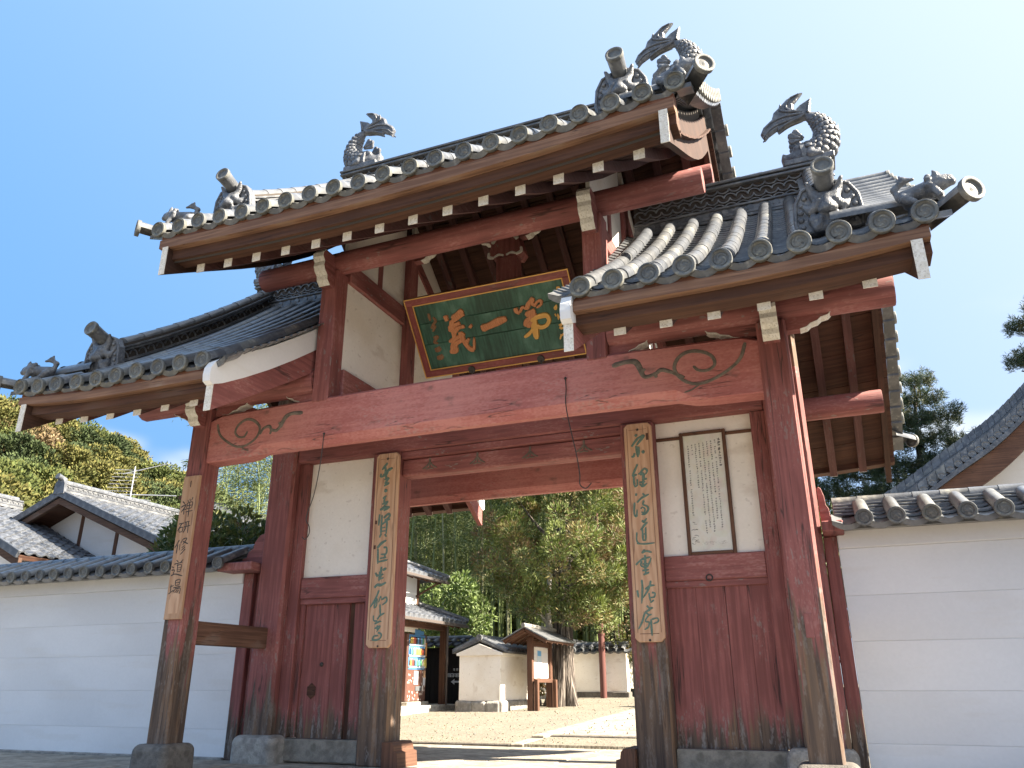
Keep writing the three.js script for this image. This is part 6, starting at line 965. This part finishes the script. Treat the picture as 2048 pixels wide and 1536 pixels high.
broadleaf('court_tree', 'small tree with pale curved trunk near the rusty pole', 'tree', [-3.45, 0.52, -19.2], { trunk: 1.5, r: 1.15, ry: 1.2, n: 50, per: 130, L: 0.11, W: 0.06, p: pal.mixd, tr: 0.10, lean: -0.25 });
broadleaf('court_shrub', 'low yellow green shrub between the court wall and the notice shelter', 'shrub', [-4.75, 0.38, -14.6], { trunk: 0.3, r: 0.5, ry: 0.9, n: 22, per: 110, L: 0.08, W: 0.045, p: [[0.14, 0.14, 0.03], [0.09, 0.12, 0.025], [0.20, 0.12, 0.04]], tr: 0.04 });
let ci = 0; const backs = ['autumn tinted tree behind the stained court wall', 'olive green tree rising over the court beyond the cypress', 'yellowing tree at the back of the court by the path', 'dense green tree closing the view beyond the path', 'brown tinged tree behind the small pale trunked tree'];
for (const [x, z, tk, r] of [[-2.0, -23, 2.0, 2.3], [-0.2, -26, 2.4, 3.0], [-4.5, -25, 2.2, 2.6], [1.6, -22, 1.6, 2.4], [-1.6, -20.5, 1.0, 1.3]]) broadleaf('court_tree', backs[ci++], 'tree', [x, 0.6, z], { trunk: tk, r, ry: 1.25, n: 70, per: 150, L: 0.18, W: 0.09, p: ci % 2 ? pal.mixd : pal.light, tr: 0.14 });
broadleaf('court_shrub', 'dark hedge shrub at the foot of the pale trunked tree', 'shrub', [-2.2, 0.5, -19.6], { trunk: 0.2, r: 0.9, ry: 0.9, n: 34, per: 120, L: 0.09, W: 0.05, p: pal.shrub, tr: 0.05 });

// ---- pines to the right
function pine(label, pos, H, pads) {
  const t = thing('pine_tree', label, 'tree', pos, 'pines beyond the right hand wall');
  part(t, 'trunk', uvAxis(limb(bez([[0, 0, 0], [0.3, H * 0.4, 0.1], [-0.1, H * 0.75, 0], [0.2, H, 0.1]], 12), [...Array(13)].map((_, i) => 0.26 * (1.05 - i * 0.075)), 8), 'y'), M.bark);
  const lv = [];
  for (const [x, y, z, r] of pads) {
    part(t, 'limb', uvAxis(limb(bez([[0.1, y - 0.5, 0], [x * 0.6, y - 0.3, z * 0.6], [x, y, z]], 6), [0.09, 0.08, 0.07, 0.06, 0.05, 0.04, 0.03], 5), 'y'), M.bark);
    for (let k = 0; k < 95 * r * r + 24; k++) { const a = rnd() * 6.283, q = r * Math.sqrt(rnd()), tx = x + Math.cos(a) * q, tz = z + Math.sin(a) * q, ty = y + rr(-0.15, 0.35) * r + 0.25 * r; const cx = rr(-0.3, 0.3), cz = rr(-0.3, 0.3); for (let m = 0; m < 30; m++) { const s = rnd() * 0.35; lv.push([tx + cx * s, ty + s, tz + cz * s, rr(-1, 1), rr(-0.1, 1.3), rr(-1, 1), rr(0.16, 0.27), 0.022, k % 4]); } }
  }
  part(t, 'needles', foliage(lv, [[0.035, 0.065, 0.02], [0.055, 0.085, 0.025], [0.045, 0.075, 0.022], [0.10, 0.10, 0.035]]), leafMat);
}
pine('dark pine behind the hall roof and gate eave', [7.6, 0, -25.5], 12.5, [[0.3, 12.2, 0.2, 0.7], [-0.9, 11.0, 0.4, 0.9], [1.0, 10.6, 0, 0.9], [-1.6, 9.6, 0.3, 1.1], [0.2, 9.4, 0.8, 1.1], [1.9, 9.4, -0.3, 1.0], [-2.6, 8.4, 0.4, 1.2], [-0.8, 8.3, 0.6, 1.3], [1.0, 8.5, 0.4, 1.2], [2.6, 9.0, 0, 0.9], [-3.8, 7.7, 0.2, 1.2], [-2.2, 7.2, 0.6, 1.2], [-5.0, 8.3, 0, 0.9], [3.4, 9.3, 0.3, 0.8], [-0.3, 10.3, 0.5, 1.0], [-1.2, 7.4, 0.9, 1.3], [0.6, 7.6, 0.8, 1.3], [1.6, 8.0, 0.5, 1.2], [-3.2, 9.0, 0.3, 0.9], [0.4, 11.3, 0.3, 0.8]]);
pine('tall pine whose branches reach over the hall roof', [14.6, 0, -25], 15.5, [[-1.9, 14.6, 0.2, 0.6], [-2.6, 13.7, 0.3, 0.7], [-1.6, 13.6, 0.1, 0.7], [-2.5, 12.5, 0.2, 0.7], [-3.1, 12.3, 0.4, 0.5], [0, 15, 0, 1.2], [-1.4, 11.3, 0.3, 0.7], [-0.3, 13.0, 0.6, 1.2], [1.4, 13.6, 0, 1.3]]);

// ---- wooded hill
const hillY = (x, z) => 25.5 * Math.exp(-(((x + 96) / 36) ** 2 + ((z + 52) / 46) ** 2)) + 5 * Math.exp(-(((x + 70) / 40) ** 2 + ((z + 110) / 40) ** 2)) - 0.4;
{
  const g = new THREE.PlaneGeometry(220, 240, 60, 60).rotateX(-Math.PI / 2).translate(-110, 0, -70), p = g.attributes.position; for (let i = 0; i < p.count; i++) { const x = p.getX(i), z = p.getZ(i); p.setY(i, hillY(x, z) - 0.8 * ss(-30, -20, x) ); } g.computeVertexNormals();
  structure('hill', g, plain(0.05, 0.06, 0.025, 0.95));
  const kinds = [[[0.075, 0.095, 0.02], [0.10, 0.115, 0.025], [0.06, 0.085, 0.02]], [[0.115, 0.115, 0.028], [0.14, 0.13, 0.034], [0.09, 0.10, 0.025]], [[0.04, 0.065, 0.02], [0.055, 0.08, 0.025], [0.035, 0.055, 0.018]], [[0.15, 0.105, 0.045], [0.12, 0.10, 0.04], [0.18, 0.13, 0.07]]];
  const geo = kinds.map((k, i) => { const cl = clumps(58, 3.0, 2.5, 3.0, 0.7, 1.25, 4.8, 0.55).filter((c) => c[1] > 3.0); return crown(cl, 300, 0.28, 0.15, k, { up: 0.5 }); });
  const tg = uvAxis(limb([[0, -1.5, 0], [0.1, 2.5, 0], [0, 5, 0.1]], [0.35, 0.28, 0.15], 6), 'y');
  const names = ['olive green', 'golden green', 'dark green', 'russet tinted'];
  for (let k = 0; k < 30; k++) { const t = thing('grove_tree', 'dark evergreen tree closing the back of the bamboo grove', 'tree', [-24 + (k % 15) * 1.75 + rr(-0.5, 0.5), -2.2 + (k > 14 ? 2.2 : 0), -35 - (k > 14 ? 5 : 0) + rr(-1, 1)], 'evergreens behind the bamboo grove'); t.rotation.y = rr(0, 6.28); t.scale.set(1, k > 14 ? 1.9 : 1.5, 1); part(t, 'trunk', tg, M.bark); part(t, 'crown', geo[k % 3 ? 2 : 0], farLeaf); }
  for (let d = 0, k = 0; d < 10; d++) for (let a = 0; a < 15; a++) {
    const D = 74 + d * 4.9 + rr(-2, 2), az = mix(59, 36, (a + rnd() * 0.9) / 15) * D2R, x = 3.8 - Math.sin(az) * D, z = 9.4 - Math.cos(az) * D; if (hillY(x, z) < 2.5) continue;
    const i = (rnd() < 0.42 ? 1 : rnd() < 0.5 ? 0 : rnd() < 0.7 ? 2 : 3), t = thing('hill_tree', names[i] + ' tree in the wood on the hill', 'tree', [x, hillY(x, z), z], names[i] + ' trees on the wooded hill'), s = rr(0.8, 1.35);
    t.scale.set(s * rr(0.9, 1.15), s, s * rr(0.9, 1.15)); t.rotation.y = rr(0, 6.28); part(t, 'trunk', tg, M.bark); part(t, 'crown', geo[i], farLeaf); k++;
  }
}
renderer.render(scene, camera);
